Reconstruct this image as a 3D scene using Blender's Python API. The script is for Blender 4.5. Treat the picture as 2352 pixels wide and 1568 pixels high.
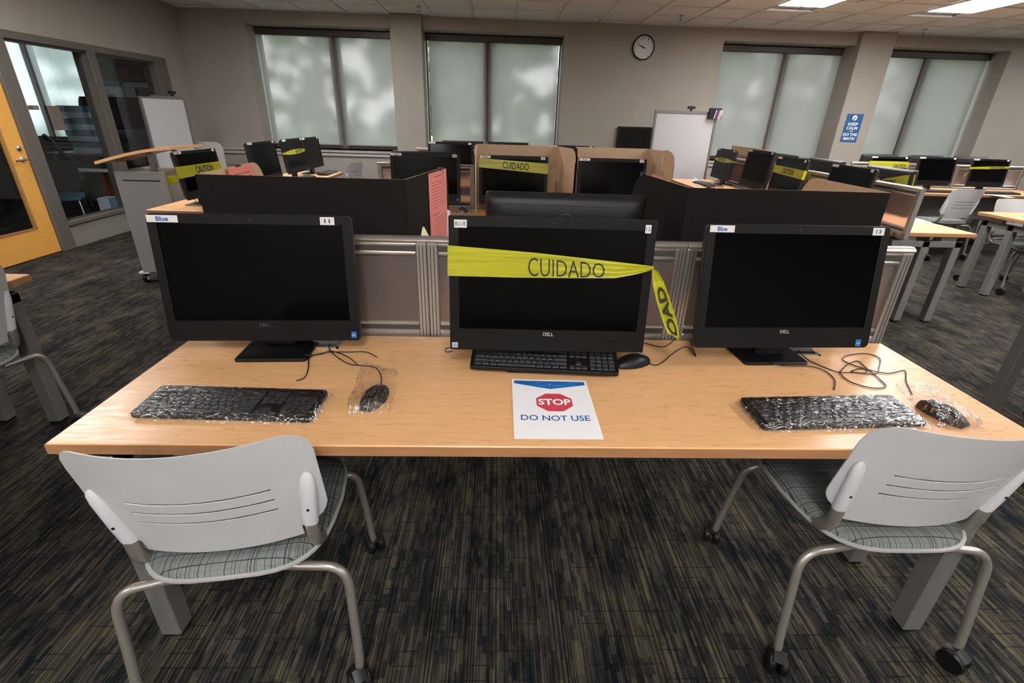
import bpy, math, random
from mathutils import Vector, Matrix
random.seed(7)
S = bpy.context.scene
for o in list(bpy.data.objects): bpy.data.objects.remove(o)
COL = S.collection
R = math.radians

# ------------------------------------------------------------------ camera, world, exposure
CAMZ = 1.43; FPX = 1113.34; TILT = 24.717; ROLL = 1.765; YAW = 2.213
def cam_axes():
    t, r, y = R(TILT), R(ROLL), R(YAW)
    f = Vector((math.sin(y)*math.cos(t), math.cos(y)*math.cos(t), -math.sin(t)))
    rt = Vector((math.cos(y), -math.sin(y), 0)); up = rt.cross(f)
    return f, rt*math.cos(r)+up*math.sin(r), up*math.cos(r)-rt*math.sin(r)
CF, CR, CU = cam_axes(); CO = Vector((0, 0, CAMZ))
cd = bpy.data.cameras.new('camera'); cam = bpy.data.objects.new('camera', cd); COL.objects.link(cam)
m = Matrix.Identity(4)
for i in range(3): m[i][0] = CR[i]; m[i][1] = CU[i]; m[i][2] = -CF[i]; m[i][3] = CO[i]
cam.matrix_world = m
cd.sensor_width = 36; cd.lens = FPX/2352*36; cd.clip_start = .05; cd.clip_end = 200
S.camera = cam
S.view_settings.view_transform = 'Standard'; S.view_settings.look = 'None'
S.view_settings.exposure = 1.4; S.view_settings.gamma = 1.0
S.view_settings.use_curve_mapping = False
w = bpy.data.worlds.new('sky'); S.world = w; w.use_nodes = True
wn = w.node_tree.nodes; wl = w.node_tree.links
bg = wn['Background']; bg.inputs[1].default_value = 2.9
tc = wn.new('ShaderNodeTexCoord'); sp = wn.new('ShaderNodeSeparateXYZ'); rp = wn.new('ShaderNodeValToRGB')
wl.new(tc.outputs['Generated'], sp.inputs[0]); wl.new(sp.outputs[2], rp.inputs[0]); wl.new(rp.outputs[0], bg.inputs[0])
rp.color_ramp.elements[0].position = 0.0; rp.color_ramp.elements[0].color = (.94, .97, 1, 1)
rp.color_ramp.elements[1].position = .6; rp.color_ramp.elements[1].color = (.74, .86, 1, 1)
LAMP = 18.0            # emission strength of the lit ceiling lights

def ray(px, py): return CF + CR*((px-1176)/FPX) + CU*((784-py)/FPX)
def at(px, py, z=None, Y=None, X=None):
    d = ray(px, py)
    t = (z-CAMZ)/d.z if z is not None else (Y/d.y if Y is not None else X/d.x)
    return CO + d*t

# ------------------------------------------------------------------ materials
def mat(name, col, rough=.5, metal=0, spec=.5, **kw):
    M = bpy.data.materials.new(name); M.use_nodes = True
    b = M.node_tree.nodes['Principled BSDF']
    b.inputs['Base Color'].default_value = (*col, 1); b.inputs['Roughness'].default_value = rough
    b.inputs['Metallic'].default_value = metal; b.inputs['Specular IOR Level'].default_value = spec
    for k, v in kw.items(): b.inputs[k.replace('_', ' ')].default_value = v
    return M
def srgb(r, g, b):
    f = lambda c: (c/255/12.92) if c/255 <= .04045 else ((c/255+.055)/1.055)**2.4
    return (f(r), f(g), f(b))
def nd(M, t, **kw):
    n = M.node_tree.nodes.new(t)
    for k, v in kw.items(): setattr(n, k, v)
    return n
def lk(M, a, b): M.node_tree.links.new(a, b)
def ramp(M, stops, interp='LINEAR'):
    n = nd(M, 'ShaderNodeValToRGB'); cr = n.color_ramp; cr.interpolation = interp
    while len(cr.elements) < len(stops): cr.elements.new(.5)
    for e, (p, c) in zip(cr.elements, stops): e.position = p; e.color = (*c, 1)
    return n
def noisy(name, c1, c2, scale=8, stretch=(1, 1, 1), rough=.5, bump=0, bscale=200, detail=4, **kw):
    M = mat(name, c1, rough, **kw); b = M.node_tree.nodes['Principled BSDF']
    t = nd(M, 'ShaderNodeTexCoord'); mp = nd(M, 'ShaderNodeMapping'); mp.inputs['Scale'].default_value = stretch
    n = nd(M, 'ShaderNodeTexNoise'); n.inputs['Scale'].default_value = scale; n.inputs['Detail'].default_value = detail
    r = ramp(M, [(.3, c1), (.7, c2)])
    lk(M, t.outputs['Object'], mp.inputs[0]); lk(M, mp.outputs[0], n.inputs['Vector'])
    lk(M, n.outputs['Fac'], r.inputs[0]); lk(M, r.outputs[0], b.inputs['Base Color'])
    if bump:
        n2 = nd(M, 'ShaderNodeTexNoise'); n2.inputs['Scale'].default_value = bscale; n2.inputs['Detail'].default_value = 2
        bp = nd(M, 'ShaderNodeBump'); bp.inputs['Strength'].default_value = bump; bp.inputs['Distance'].default_value = .002
        lk(M, t.outputs['Object'], n2.inputs['Vector']); lk(M, n2.outputs['Fac'], bp.inputs['Height']); lk(M, bp.outputs[0], b.inputs['Normal'])
    return M

def m_carpet():
    M = mat('carpet', (.03, .03, .03), .95, spec=.1); b = M.node_tree.nodes['Principled BSDF']
    t = nd(M, 'ShaderNodeTexCoord'); s = nd(M, 'ShaderNodeSeparateXYZ'); lk(M, t.outputs['Object'], s.inputs[0])
    def mth(op, a, c=None, v=None):
        n = nd(M, 'ShaderNodeMath', operation=op); lk(M, a, n.inputs[0])
        if c is not None: lk(M, c, n.inputs[1])
        if v is not None: n.inputs[1].default_value = v
        return n.outputs[0]
    def white1(a):
        n = nd(M, 'ShaderNodeTexWhiteNoise', noise_dimensions='1D'); lk(M, a, n.inputs['W']); return n.outputs['Value']
    def comb(a, c):
        n = nd(M, 'ShaderNodeCombineXYZ'); lk(M, a, n.inputs[0]); lk(M, c, n.inputs[1]); return n.outputs[0]
    def white2(v):
        n = nd(M, 'ShaderNodeTexWhiteNoise', noise_dimensions='2D'); lk(M, v, n.inputs['Vector']); return n.outputs['Value']
    # fine yarn lines running away from the camera, in bundles with broken lengths
    cx = mth('FLOOR', mth('MULTIPLY', s.outputs[0], v=290))
    gx = mth('FLOOR', mth('MULTIPLY', s.outputs[0], v=78))
    cy = mth('FLOOR', mth('ADD', mth('MULTIPLY', s.outputs[1], v=20), mth('MULTIPLY', white1(gx), v=9.7)))
    bund = white2(comb(gx, cy)); yarn = white1(cx)
    big = nd(M, 'ShaderNodeTexNoise'); big.inputs['Scale'].default_value = 5.5; big.inputs['Detail'].default_value = 4
    mp = nd(M, 'ShaderNodeMapping'); mp.inputs['Scale'].default_value = (1.3, .8, 1); lk(M, t.outputs['Object'], mp.inputs[0]); lk(M, mp.outputs[0], big.inputs['Vector'])
    bund2 = white2(comb(cx, mth('FLOOR', mth('ADD', mth('MULTIPLY', s.outputs[1], v=19), mth('MULTIPLY', yarn, v=5.3)))))
    v = mth('ADD', mth('ADD', mth('MULTIPLY', bund, v=.26), mth('MULTIPLY', bund2, v=.16)), mth('MULTIPLY', big.outputs['Fac'], v=.85))
    r = ramp(M, [(.36, (.006, .010, .015)), (.5, (.019, .021, .022)), (.62, (.046, .041, .036)), (.76, (.078, .068, .055)), (.88, (.096, .088, .048)), (1, (.13, .11, .08))])
    lk(M, v, r.inputs[0])
    yr = ramp(M, [(0, (.16, .16, .17)), (.45, (.5, .5, .5)), (1, (1.0, .99, .96))]); lk(M, yarn, yr.inputs[0])
    # dark crossing joints
    fr = mth('FRACT', mth('MULTIPLY', s.outputs[1], v=24)); jt = mth('LESS_THAN', fr, v=.11)
    jn = white2(comb(mth('FLOOR', mth('MULTIPLY', s.outputs[0], v=14)), mth('FLOOR', mth('MULTIPLY', s.outputs[1], v=24))))
    jm = mth('MULTIPLY', jt, mth('GREATER_THAN', jn, v=.7))
    mx = nd(M, 'ShaderNodeMix', data_type='RGBA', blend_type='MULTIPLY'); mx.inputs[0].default_value = 1
    lk(M, r.outputs[0], mx.inputs[6]); lk(M, yr.outputs[0], mx.inputs[7])
    m2 = nd(M, 'ShaderNodeMix', data_type='RGBA'); lk(M, mth('MULTIPLY', jm, v=.6), m2.inputs[0]); lk(M, mx.outputs[2], m2.inputs[6]); m2.inputs[7].default_value = (.004, .005, .007, 1)
    lk(M, m2.outputs[2], b.inputs['Base Color'])
    bp = nd(M, 'ShaderNodeBump'); bp.inputs['Strength'].default_value = .5; bp.inputs['Distance'].default_value = .003
    lk(M, yarn, bp.inputs['Height']); lk(M, bp.outputs[0], b.inputs['Normal'])
    return M
def m_wood(name, c1, c2, rough=.32):
    M = noisy(name, c1, c2, 6, (1.2, 14, 14), rough, spec=.33)
    b = M.node_tree.nodes['Principled BSDF']; t = nd(M, 'ShaderNodeTexCoord')
    n = nd(M, 'ShaderNodeTexNoise'); n.inputs['Scale'].default_value = 90; n.inputs['Detail'].default_value = 3
    mp = nd(M, 'ShaderNodeMapping'); mp.inputs['Scale'].default_value = (.25, 1.6, 1)
    lk(M, t.outputs['Object'], mp.inputs[0]); lk(M, mp.outputs[0], n.inputs['Vector'])
    rr = ramp(M, [(.35, (rough-.05,)*3), (.7, (rough+.08,)*3)]); lk(M, n.outputs['Fac'], rr.inputs[0]); lk(M, rr.outputs[0], b.inputs['Roughness'])
    old = b.inputs['Base Color'].links[0].from_socket
    mx = nd(M, 'ShaderNodeMix', data_type='RGBA', blend_type='MULTIPLY'); mx.inputs[0].default_value = .08
    gr = ramp(M, [(.35, (.8, .75, .68)), (.6, (1, 1, 1))]); lk(M, n.outputs['Fac'], gr.inputs[0])
    lk(M, old, mx.inputs[6]); lk(M, gr.outputs[0], mx.inputs[7]); lk(M, mx.outputs[2], b.inputs['Base Color'])
    return M
def m_plaid():
    M = mat('seat_fabric', (.1, .12, .11), .9, spec=.15); b = M.node_tree.nodes['Principled BSDF']
    t = nd(M, 'ShaderNodeTexCoord'); s = nd(M, 'ShaderNodeSeparateXYZ'); lk(M, t.outputs['Object'], s.inputs[0])
    outs = []
    for ax, f in ((0, 165), (1, 150)):
        a = nd(M, 'ShaderNodeMath', operation='MULTIPLY'); lk(M, s.outputs[ax], a.inputs[0]); a.inputs[1].default_value = f
        n = nd(M, 'ShaderNodeTexNoise', noise_dimensions='1D'); n.inputs['Scale'].default_value = 1.6; n.inputs['Detail'].default_value = 3
        lk(M, a.outputs[0], n.inputs['W']); g = ramp(M, [(.36, (.22, .23, .23)), (.46, (1, 1, 1))]); lk(M, n.outputs['Fac'], g.inputs[0]); outs.append(g.outputs[0])
    mx = nd(M, 'ShaderNodeMix', data_type='RGBA', blend_type='DARKEN'); mx.inputs[0].default_value = 1
    lk(M, outs[0], mx.inputs[6]); lk(M, outs[1], mx.inputs[7])
    m2 = nd(M, 'ShaderNodeMix', data_type='RGBA', blend_type='MULTIPLY'); m2.inputs[0].default_value = 1
    lk(M, mx.outputs[2], m2.inputs[6]); m2.inputs[7].default_value = (.165, .18, .17, 1)
    lk(M, m2.outputs[2], b.inputs['Base Color']); return M
def m_film(name, amt, sc, stretch=(1, 1, 1), bump=1.0):
    M = bpy.data.materials.new(name); M.use_nodes = True; nt = M.node_tree; nt.nodes.clear()
    out = nd(M, 'ShaderNodeOutputMaterial'); tr = nd(M, 'ShaderNodeBsdfTransparent'); gl = nd(M, 'ShaderNodeBsdfGlossy'); mx = nd(M, 'ShaderNodeMixShader')
    tr.inputs[0].default_value = (.97, .97, .975, 1); gl.inputs['Roughness'].default_value = .07; gl.inputs['Color'].default_value = (1, 1, 1, 1)
    t = nd(M, 'ShaderNodeTexCoord'); mp = nd(M, 'ShaderNodeMapping'); mp.inputs['Scale'].default_value = stretch
    n = nd(M, 'ShaderNodeTexNoise'); n.inputs['Scale'].default_value = sc; n.inputs['Detail'].default_value = 2.5; n.inputs['Distortion'].default_value = 2.2; n.inputs['Roughness'].default_value = .6
    n2 = nd(M, 'ShaderNodeTexNoise'); n2.inputs['Scale'].default_value = sc*1.3; n2.inputs['Detail'].default_value = 4; n2.inputs['Distortion'].default_value = 3
    bp = nd(M, 'ShaderNodeBump'); bp.inputs['Strength'].default_value = bump; bp.inputs['Distance'].default_value = .02
    lk(M, t.outputs['Object'], mp.inputs[0]); lk(M, mp.outputs[0], n.inputs['Vector']); lk(M, mp.outputs[0], n2.inputs['Vector'])
    lk(M, n.outputs['Fac'], bp.inputs['Height']); lk(M, bp.outputs[0], gl.inputs['Normal'])
    r = ramp(M, [(.46, (amt*.3,)*3), (.56, (amt*.75,)*3), (.66, (min(amt*3.2, .9),)*3)]); lk(M, n2.outputs['Fac'], r.inputs[0]); lk(M, r.outputs[0], mx.inputs[0])
    n3 = nd(M, 'ShaderNodeTexNoise'); n3.inputs['Scale'].default_value = 7; n3.inputs['Detail'].default_value = 1; lk(M, t.outputs['Object'], n3.inputs['Vector'])
    r3 = ramp(M, [(.40, (.40,)*3), (.60, (1,)*3)]); lk(M, n3.outputs['Fac'], r3.inputs[0]); ml = nd(M, 'ShaderNodeMath', operation='MULTIPLY')
    lk(M, r.outputs[0], ml.inputs[0]); lk(M, r3.outputs[0], ml.inputs[1]); lk(M, ml.outputs[0], mx.inputs[0])
    lk(M, tr.outputs[0], mx.inputs[1]); lk(M, gl.outputs[0], mx.inputs[2]); lk(M, mx.outputs[0], out.inputs[0]); return M
def m_shade(name, tcol, ocol, open_, rough_=.24):
    M = bpy.data.materials.new(name); M.use_nodes = True; M.node_tree.nodes.clear()
    out = nd(M, 'ShaderNodeOutputMaterial'); tl = nd(M, 'ShaderNodeBsdfTranslucent'); df = nd(M, 'ShaderNodeBsdfDiffuse'); rf = nd(M, 'ShaderNodeBsdfRefraction')
    rf.inputs['IOR'].default_value = 1.12; rf.inputs['Roughness'].default_value = rough_; rf.inputs['Color'].default_value = (*ocol, 1)
    t = nd(M, 'ShaderNodeTexCoord'); wv = nd(M, 'ShaderNodeTexNoise'); wv.inputs['Scale'].default_value = 60; mp = nd(M, 'ShaderNodeMapping'); mp.inputs['Scale'].default_value = (.25, 1, 3)
    lk(M, t.outputs['Object'], mp.inputs[0]); lk(M, mp.outputs[0], wv.inputs['Vector'])
    r = ramp(M, [(.3, tuple(c*.85 for c in tcol)), (.7, tcol)]); lk(M, wv.outputs['Fac'], r.inputs[0]); lk(M, r.outputs[0], tl.inputs[0])
    df.inputs[0].default_value = (.42, .42, .40, 1)
    a = nd(M, 'ShaderNodeMixShader'); a.inputs[0].default_value = .45; lk(M, tl.outputs[0], a.inputs[1]); lk(M, df.outputs[0], a.inputs[2])
    c = nd(M, 'ShaderNodeMixShader'); c.inputs[0].default_value = open_; lk(M, a.outputs[0], c.inputs[1]); lk(M, rf.outputs[0], c.inputs[2])
    lk(M, c.outputs[0], out.inputs[0]); return M
def m_glass(name, tint=(1, 1, 1), refl=.08, rough=0):
    M = bpy.data.materials.new(name); M.use_nodes = True; M.node_tree.nodes.clear()
    out = nd(M, 'ShaderNodeOutputMaterial'); tr = nd(M, 'ShaderNodeBsdfTransparent'); gl = nd(M, 'ShaderNodeBsdfGlossy'); mx = nd(M, 'ShaderNodeMixShader'); lw_ = nd(M, 'ShaderNodeLayerWeight'); pw = nd(M, 'ShaderNodeMath', operation='POWER'); pw.inputs[1].default_value = 4.5; fr = nd(M, 'ShaderNodeMath', operation='MULTIPLY_ADD'); fr.inputs[1].default_value = .85; fr.inputs[2].default_value = .035
    lw_.inputs[0].default_value = .5; lk(M, lw_.outputs['Facing'], pw.inputs[0]); lk(M, pw.outputs[0], fr.inputs[0]); tr.inputs[0].default_value = (*tint, 1); gl.inputs['Roughness'].default_value = rough
    lk(M, fr.outputs[0], mx.inputs[0]); lk(M, tr.outputs[0], mx.inputs[1]); lk(M, gl.outputs[0], mx.inputs[2]); lk(M, mx.outputs[0], out.inputs[0]); return M
def m_emit(name, col, st):
    M = bpy.data.materials.new(name); M.use_nodes = True; M.node_tree.nodes.clear()
    out = nd(M, 'ShaderNodeOutputMaterial'); e = nd(M, 'ShaderNodeEmission'); e.inputs[0].default_value = (*col, 1); e.inputs[1].default_value = st
    lk(M, e.outputs[0], out.inputs[0]); return M

carpet = m_carpet()
wallm = noisy('painted_wall', (.295, .266, .238), (.312, .282, .253), 3, rough=.75, bump=.25, bscale=260, spec=.3)
whitewall = noisy('pale_wall', (.5, .48, .45), (.52, .5, .47), 3, rough=.8)
tilem = noisy('ceiling_tile', (.70, .71, .73), (.76, .77, .79), 60, rough=.95, bump=.6, bscale=220, spec=.1)
gridm = mat('ceiling_grid_metal', (.72, .70, .68), .5)
wood = m_wood('maple_laminate', (.64, .355, .165), (.72, .415, .20))
edgew = m_wood('edge_band', (.32, .155, .068), (.38, .19, .085), .45)
oak = m_wood('oak_veneer', (.62, .30, .06), (.72, .37, .085), .4)
greym = noisy('grey_metal', (.17, .162, .152), (.185, .177, .166), 40, rough=.45, metal=.3)
tubem = noisy('silver_tube', (.30, .275, .25), (.33, .30, .275), 60, rough=.34, metal=.6)
alum = noisy('aluminium', (.43, .41, .385), (.48, .46, .43), 30, (1, 1, 8), rough=.32, metal=.7)
aldark = mat('aluminium_groove', (.06, .055, .05), .6)
frost = mat('frosted_acrylic', (.62, .55, .53), .55, Transmission_Weight=.0)
def m_frost():
    M = bpy.data.materials.new('frosted_panel'); M.use_nodes = True; M.node_tree.nodes.clear()
    out = nd(M, 'ShaderNodeOutputMaterial'); rf = nd(M, 'ShaderNodeBsdfRefraction'); df = nd(M, 'ShaderNodeBsdfDiffuse'); gl = nd(M, 'ShaderNodeBsdfGlossy')
    rf.inputs['IOR'].default_value = 1.10; rf.inputs['Roughness'].default_value = .36; rf.inputs['Color'].default_value = (.9, .80, .78, 1)
    df.inputs[0].default_value = (.42, .36, .34, 1); gl.inputs['Roughness'].default_value = .35
    a = nd(M, 'ShaderNodeMixShader'); a.inputs[0].default_value = .2; lk(M, rf.outputs[0], a.inputs[1]); lk(M, df.outputs[0], a.inputs[2])
    c = nd(M, 'ShaderNodeMixShader'); c.inputs[0].default_value = .05; lk(M, a.outputs[0], c.inputs[1]); lk(M, gl.outputs[0], c.inputs[2])
    lk(M, c.outputs[0], out.inputs[0]); return M
frost = m_frost()
shellm = noisy('grey_plastic_shell', (.485, .485, .492), (.51, .51, .518), 8, rough=.38, bump=.12, bscale=700, spec=.4)
sleevem = mat('milky_plastic_sleeve', (.56, .565, .575), .28)
panm = mat('seat_pan_plastic', (.34, .34, .335), .4)
plaid = m_plaid()
blackp = noisy('black_plastic', (.0035, .0035, .0035), (.005, .005, .005), 50, rough=.42, spec=.35)
darkp = noisy('charcoal_plastic', (.0032, .0033, .0036), (.0042, .0043, .0045), 90, rough=.45, bump=.1, bscale=900, spec=.22)
backp = noisy('matte_back_plastic', (.012, .0125, .0135), (.015, .0155, .0165), 90, rough=.42, bump=.15, bscale=900, spec=.35)
screenm = mat('dark_screen', (.0012, .0012, .0014), .12, spec=.10)
keym = mat('key_plastic', (.022, .023, .027), .45)
paperm = mat('white_paper', (.78, .78, .80), .6)
stick = mat('white_sticker', (.70, .69, .70), .4)
inkb = mat('black_ink', (.01, .01, .01), .6)
blueink = mat('blue_ink', (.02, .09, .33), .5)
banner = noisy('blue_banner_ink', (.005, .09, .32), (.01, .16, .48), 30, rough=.5)
redink = noisy('red_print', (.50, .035, .055), (.60, .07, .10), 80, rough=.5)
whiteink = mat('white_ink', (.82, .82, .84), .5)
paleink = mat('pale_blue_ink', (.25, .45, .75), .5)
redtext = mat('red_ink', (.4, .03, .04), .5)
logom = mat('silver_logo', (.42, .42, .42), .4, .3); logodim = mat('dim_logo', (.06, .06, .06), .5)
chipblue = mat('processor_badge_blue', (.02, .15, .42), .3); chipwhite = mat('processor_badge_white', (.35, .38, .45), .3)
def m_tape():
    M = mat('yellow_tape', (.52, .50, .025), .3, spec=.5); b = M.node_tree.nodes['Principled BSDF']
    t = nd(M, 'ShaderNodeTexCoord'); mp = nd(M, 'ShaderNodeMapping'); mp.inputs['Scale'].default_value = (2.2, 30, 40)
    n = nd(M, 'ShaderNodeTexNoise'); n.inputs['Scale'].default_value = 2.2; n.inputs['Detail'].default_value = 3
    bp = nd(M, 'ShaderNodeBump'); bp.inputs['Strength'].default_value = .35; bp.inputs['Distance'].default_value = .006
    lk(M, t.outputs['Object'], mp.inputs[0]); lk(M, mp.outputs[0], n.inputs['Vector']); lk(M, n.outputs['Fac'], bp.inputs['Height']); lk(M, bp.outputs[0], b.inputs['Normal'])
    r = ramp(M, [(.3, (.33, .335, .008)), (.7, (.46, .45, .016))]); lk(M, n.outputs['Fac'], r.inputs[0]); lk(M, r.outputs[0], b.inputs['Base Color']); return M
tape = m_tape()
blackcard = noisy('black_card_face', (.0075, .0063, .0056), (.0095, .008, .007), 120, rough=.8, spec=.18)
kraft = noisy('kraft_card', (.55, .385, .25), (.60, .42, .28), 30, rough=.85, spec=.2)
pink = mat('salmon_paper', (.78, .24, .20), .7)
yellowpap = mat('pale_yellow_paper', (.72, .68, .42), .7)
shade = m_shade('shade_fabric', (.62, .605, .575), (.60, .59, .575), .40, .30)
shade2 = m_shade('office_shade_fabric', (.78, .79, .76), (.80, .81, .79), .45)
valm = mat('bronze_valance', (.035, .026, .022), .45)
winfr = noisy('bronze_frame', (.10, .082, .07), (.115, .095, .08), 20, rough=.5)
winside = mat('pale_window_edge', (.55, .6, .56), .5)
glass = m_glass('clear_glass'); glass2 = m_glass('tinted_glass', (.90, .93, .95))
framem = noisy('painted_steel_frame', (.095, .085, .073), (.108, .097, .083), 20, rough=.5)
lowpan = noisy('painted_steel_panel', (.20, .185, .16), (.215, .198, .172), 10, rough=.6)
chrome = mat('brushed_chrome', (.6, .6, .58), .25, 1)
wbm = mat('whiteboard_face', (.40, .40, .41), .35); wbfr = mat('whiteboard_frame', (.16, .15, .15), .4, .5)
lampm = m_emit('lamp_panel', (1, .975, .95), LAMP); lampoff = mat('lamp_panel_unlit', (.7, .7, .68), .5)
lectg = noisy('lectern_laminate', (.20, .195, .19), (.215, .21, .205), 60, rough=.5)
maroon = mat('maroon_panel', (.055, .02, .025), .5); offgrey = mat('office_grey', (.26, .26, .26), .7)
boxw = mat('white_carton', (.68, .71, .74), .7); boxb = mat('blue_carton_lid', (.20, .30, .38), .6)
cherry = noisy('cherry_wood', (.12, .035, .015), (.16, .05, .02), 4, (1, 1, 9), rough=.4)
meshb = mat('black_mesh_fabric', (.012, .012, .013), .9); bluef = mat('blue_seat_fabric', (.05, .12, .17), .8)
grass = noisy('lawn', (.10, .16, .05), (.16, .22, .08), 2, rough=.95); leafm = noisy('tree_leaves', (.09, .13, .07), (.17, .21, .12), 3, rough=.9); barkm = noisy('tree_bark', (.06, .045, .035), (.12, .09, .07), 8, rough=.95)
railm = mat('pale_rail', (.40, .385, .37), .4)
posterm = mat('poster_blue', (.015, .09, .24), .5)

# ------------------------------------------------------------------ geometry helpers
class MB:
    def __init__(s): s.v = []; s.f = []; s.mi = []; s.cur = 0
    def face(s, idx): s.f.append(idx); s.mi.append(s.cur)
    def box(s, x0, x1, y0, y1, z0, z1, M=None):
        b = len(s.v); P = [Vector((x, y, z)) for z in (z0, z1) for x, y in ((x0, y0), (x1, y0), (x1, y1), (x0, y1))]
        if M is not None: P = [M @ p for p in P]
        s.v += P
        for q in ((0, 3, 2, 1), (4, 5, 6, 7), (0, 1, 5, 4), (1, 2, 6, 5), (2, 3, 7, 6), (3, 0, 4, 7)): s.face([b+i for i in q])
        return s
    def cbox(s, x0, x1, y0, y1, z0, z1, c=.002):      # box with chamfered edges
        sec = [(x0+c, z0), (x1-c, z0), (x1, z0+c), (x1, z1-c), (x1-c, z1), (x0+c, z1), (x0, z1-c), (x0, z0+c)]
        def ins(k):
            cx, cz = (x0+x1)/2, (z0+z1)/2
            return [(cx+(x-cx)*(1-k/(abs(x1-x0)/2)), cz+(z-cz)*(1-k/(abs(z1-z0)/2))) for x, z in sec]
        s.loft([[Vector((x, y, z)) for x, z in q] for y, q in ((y0, ins(c)), (y0+c, sec), (y1-c, sec), (y1, ins(c)))], cap=True)
        return s
    def loft(s, rings, cap=True, closed=True):
        b = len(s.v); n = len(rings[0])
        for r in rings: s.v += [Vector(p) for p in r]
        for i in range(len(rings)-1):
            for j in range(n if closed else n-1):
                a = b+i*n+j; c = b+i*n+(j+1) % n
                s.face([a, c, c+n, a+n])
        if cap and closed:
            s.face([b+j for j in range(n)][::-1]); s.face([b+(len(rings)-1)*n+j for j in range(n)])
        return s
    def tube(s, pts, r, n=8, cap=True, flat=1.0):
        pts = [Vector(p) for p in pts]; rings = []; up = None
        for i, p in enumerate(pts):
            d = (pts[min(i+1, len(pts)-1)]-pts[max(i-1, 0)]).normalized()
            if up is None:
                up = Vector((0, 0, 1)) if abs(d.z) < .9 else Vector((0, 1, 0))
            a = d.cross(up).normalized(); up = a.cross(d).normalized()
            rr = r[i] if isinstance(r, (list, tuple)) else r
            rings.append([p+(a*math.cos(t)*flat+up*math.sin(t))*rr for t in [2*math.pi*k/n for k in range(n)]])
        return s.loft(rings, cap)
    def lathe(s, prof, c=(0, 0, 0), n=20, axis='z'):
        rings = []
        for r, h in prof:
            ring = []
            for k in range(n):
                a = 2*math.pi*k/n; q = (r*math.cos(a), r*math.sin(a), h)
                if axis == 'x': q = (h, q[0], q[1])
                if axis == 'y': q = (q[0], h, q[1])
                ring.append(Vector(c)+Vector(q))
            rings.append(ring)
        return s.loft(rings, True)
    def poly(s, pts, t=0, M=None):                    # flat polygon (x,y) at z=0, thickness t
        n = len(pts); P = [Vector((x, y, 0)) for x, y in pts]; b = len(s.v)
        if t:
            P += [Vector((x, y, t)) for x, y in pts]
        if M is not None: P = [M @ p for p in P]
        s.v += P
        s.face([b+i for i in range(n)] if not t else [b+i for i in range(n)][::-1])
        if t:
            s.face([b+n+i for i in range(n)])
            for i in range(n): j = (i+1) % n; s.face([b+i, b+j, b+n+j, b+n+i])
        return s
    def xf(s, M): s.v = [M @ p for p in s.v]; return s
    def build(s, name, m_, parent=None, smooth=False, loc=None):
        me = bpy.data.meshes.new(name); me.from_pydata([tuple(p) for p in s.v], [], s.f); me.update()
        ms = m_ if isinstance(m_, (list, tuple)) else [m_]
        for x in ms: me.materials.append(x)
        if len(ms) > 1:
            for p, i in zip(me.polygons, s.mi): p.material_index = i
        if smooth:
            for p in me.polygons: p.use_smooth = True
            try: me.set_sharp_from_angle(angle=R(40))
            except Exception: pass
        o = bpy.data.objects.new(name, me); COL.objects.link(o)
        if parent is not None: o.parent = parent
        if loc is not None: o.location = loc
        return o
def rrect(w_, h_, r, n=5, cx=0, cz=0):
    out = []
    for qx, qz, a0 in ((1, -1, -90), (1, 1, 0), (-1, 1, 90), (-1, -1, 180)):
        for k in range(n+1):
            a = R(a0+90*k/n); out.append((cx+qx*(w_/2-r)+r*math.cos(a), cz+qz*(h_/2-r)+r*math.sin(a)))
    return out
def arc(p0, p1, p2, n=6):                              # quadratic curve
    p0, p1, p2 = Vector(p0), Vector(p1), Vector(p2)
    return [p0*(1-t)**2+p1*2*t*(1-t)+p2*t*t for t in [k/n for k in range(n+1)]]
def spline(pts, n=6):
    P = [Vector(p) for p in pts]; P = [P[0]*2-P[1]]+P+[P[-1]*2-P[-2]]; out = []
    for i in range(1, len(P)-2):
        for k in range(n):
            t = k/n; a, b, c, d = P[i-1:i+3]
            out.append(.5*((2*b)+(c-a)*t+(2*a-5*b+4*c-d)*t*t+(3*b-a-3*c+d)*t**3))
    return out+[P[-2]]
def tag(o, label=None, cat=None, group=None, kind=None):
    if label: o['label'] = label
    if cat: o['category'] = cat
    if group: o['group'] = group
    if kind: o['kind'] = kind
    return o
def empty(name, loc, rz=0, label=None, cat=None, group=None, s=1):
    o = bpy.data.objects.new(name, None); COL.objects.link(o); o.location = loc; o.rotation_euler = (0, 0, rz); o.scale = (s, s, s); o.empty_display_size = .1
    return tag(o, label, cat, group)
def struct(name, mb, m_, parent=None):
    o = mb.build(name, m_, parent)
    if parent is None: o['kind'] = 'structure'
    return o
KIDS = {}
def copy_tree(o, parent=None):
    c = o.copy(); COL.objects.link(c)
    if parent is not None: c.parent = parent
    for ch in list(o.children): copy_tree(ch, c)
    return c
TXT = {}
def text_mesh(s, off=0.0):
    key = (s, off)
    if key in TXT: return TXT[key]
    cu = bpy.data.curves.new('txt', 'FONT'); cu.body = s; cu.offset = off; cu.resolution_u = 3; cu.size = 1
    o = bpy.data.objects.new('txt', cu); COL.objects.link(o); dg = bpy.context.evaluated_depsgraph_get(); dg.update()
    me = bpy.data.meshes.new_from_object(o.evaluated_get(dg)); bpy.data.objects.remove(o)
    V = [v.co.copy() for v in me.vertices]; F = [list(p.vertices) for p in me.polygons]
    x0 = min(v.x for v in V); x1 = max(v.x for v in V); y0 = min(v.y for v in V); y1 = max(v.y for v in V)
    V = [((v.x-x0)/(x1-x0), (v.y-y0)/(y1-y0)) for v in V]; bpy.data.meshes.remove(me)
    TXT[key] = (V, F); return TXT[key]
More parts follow.
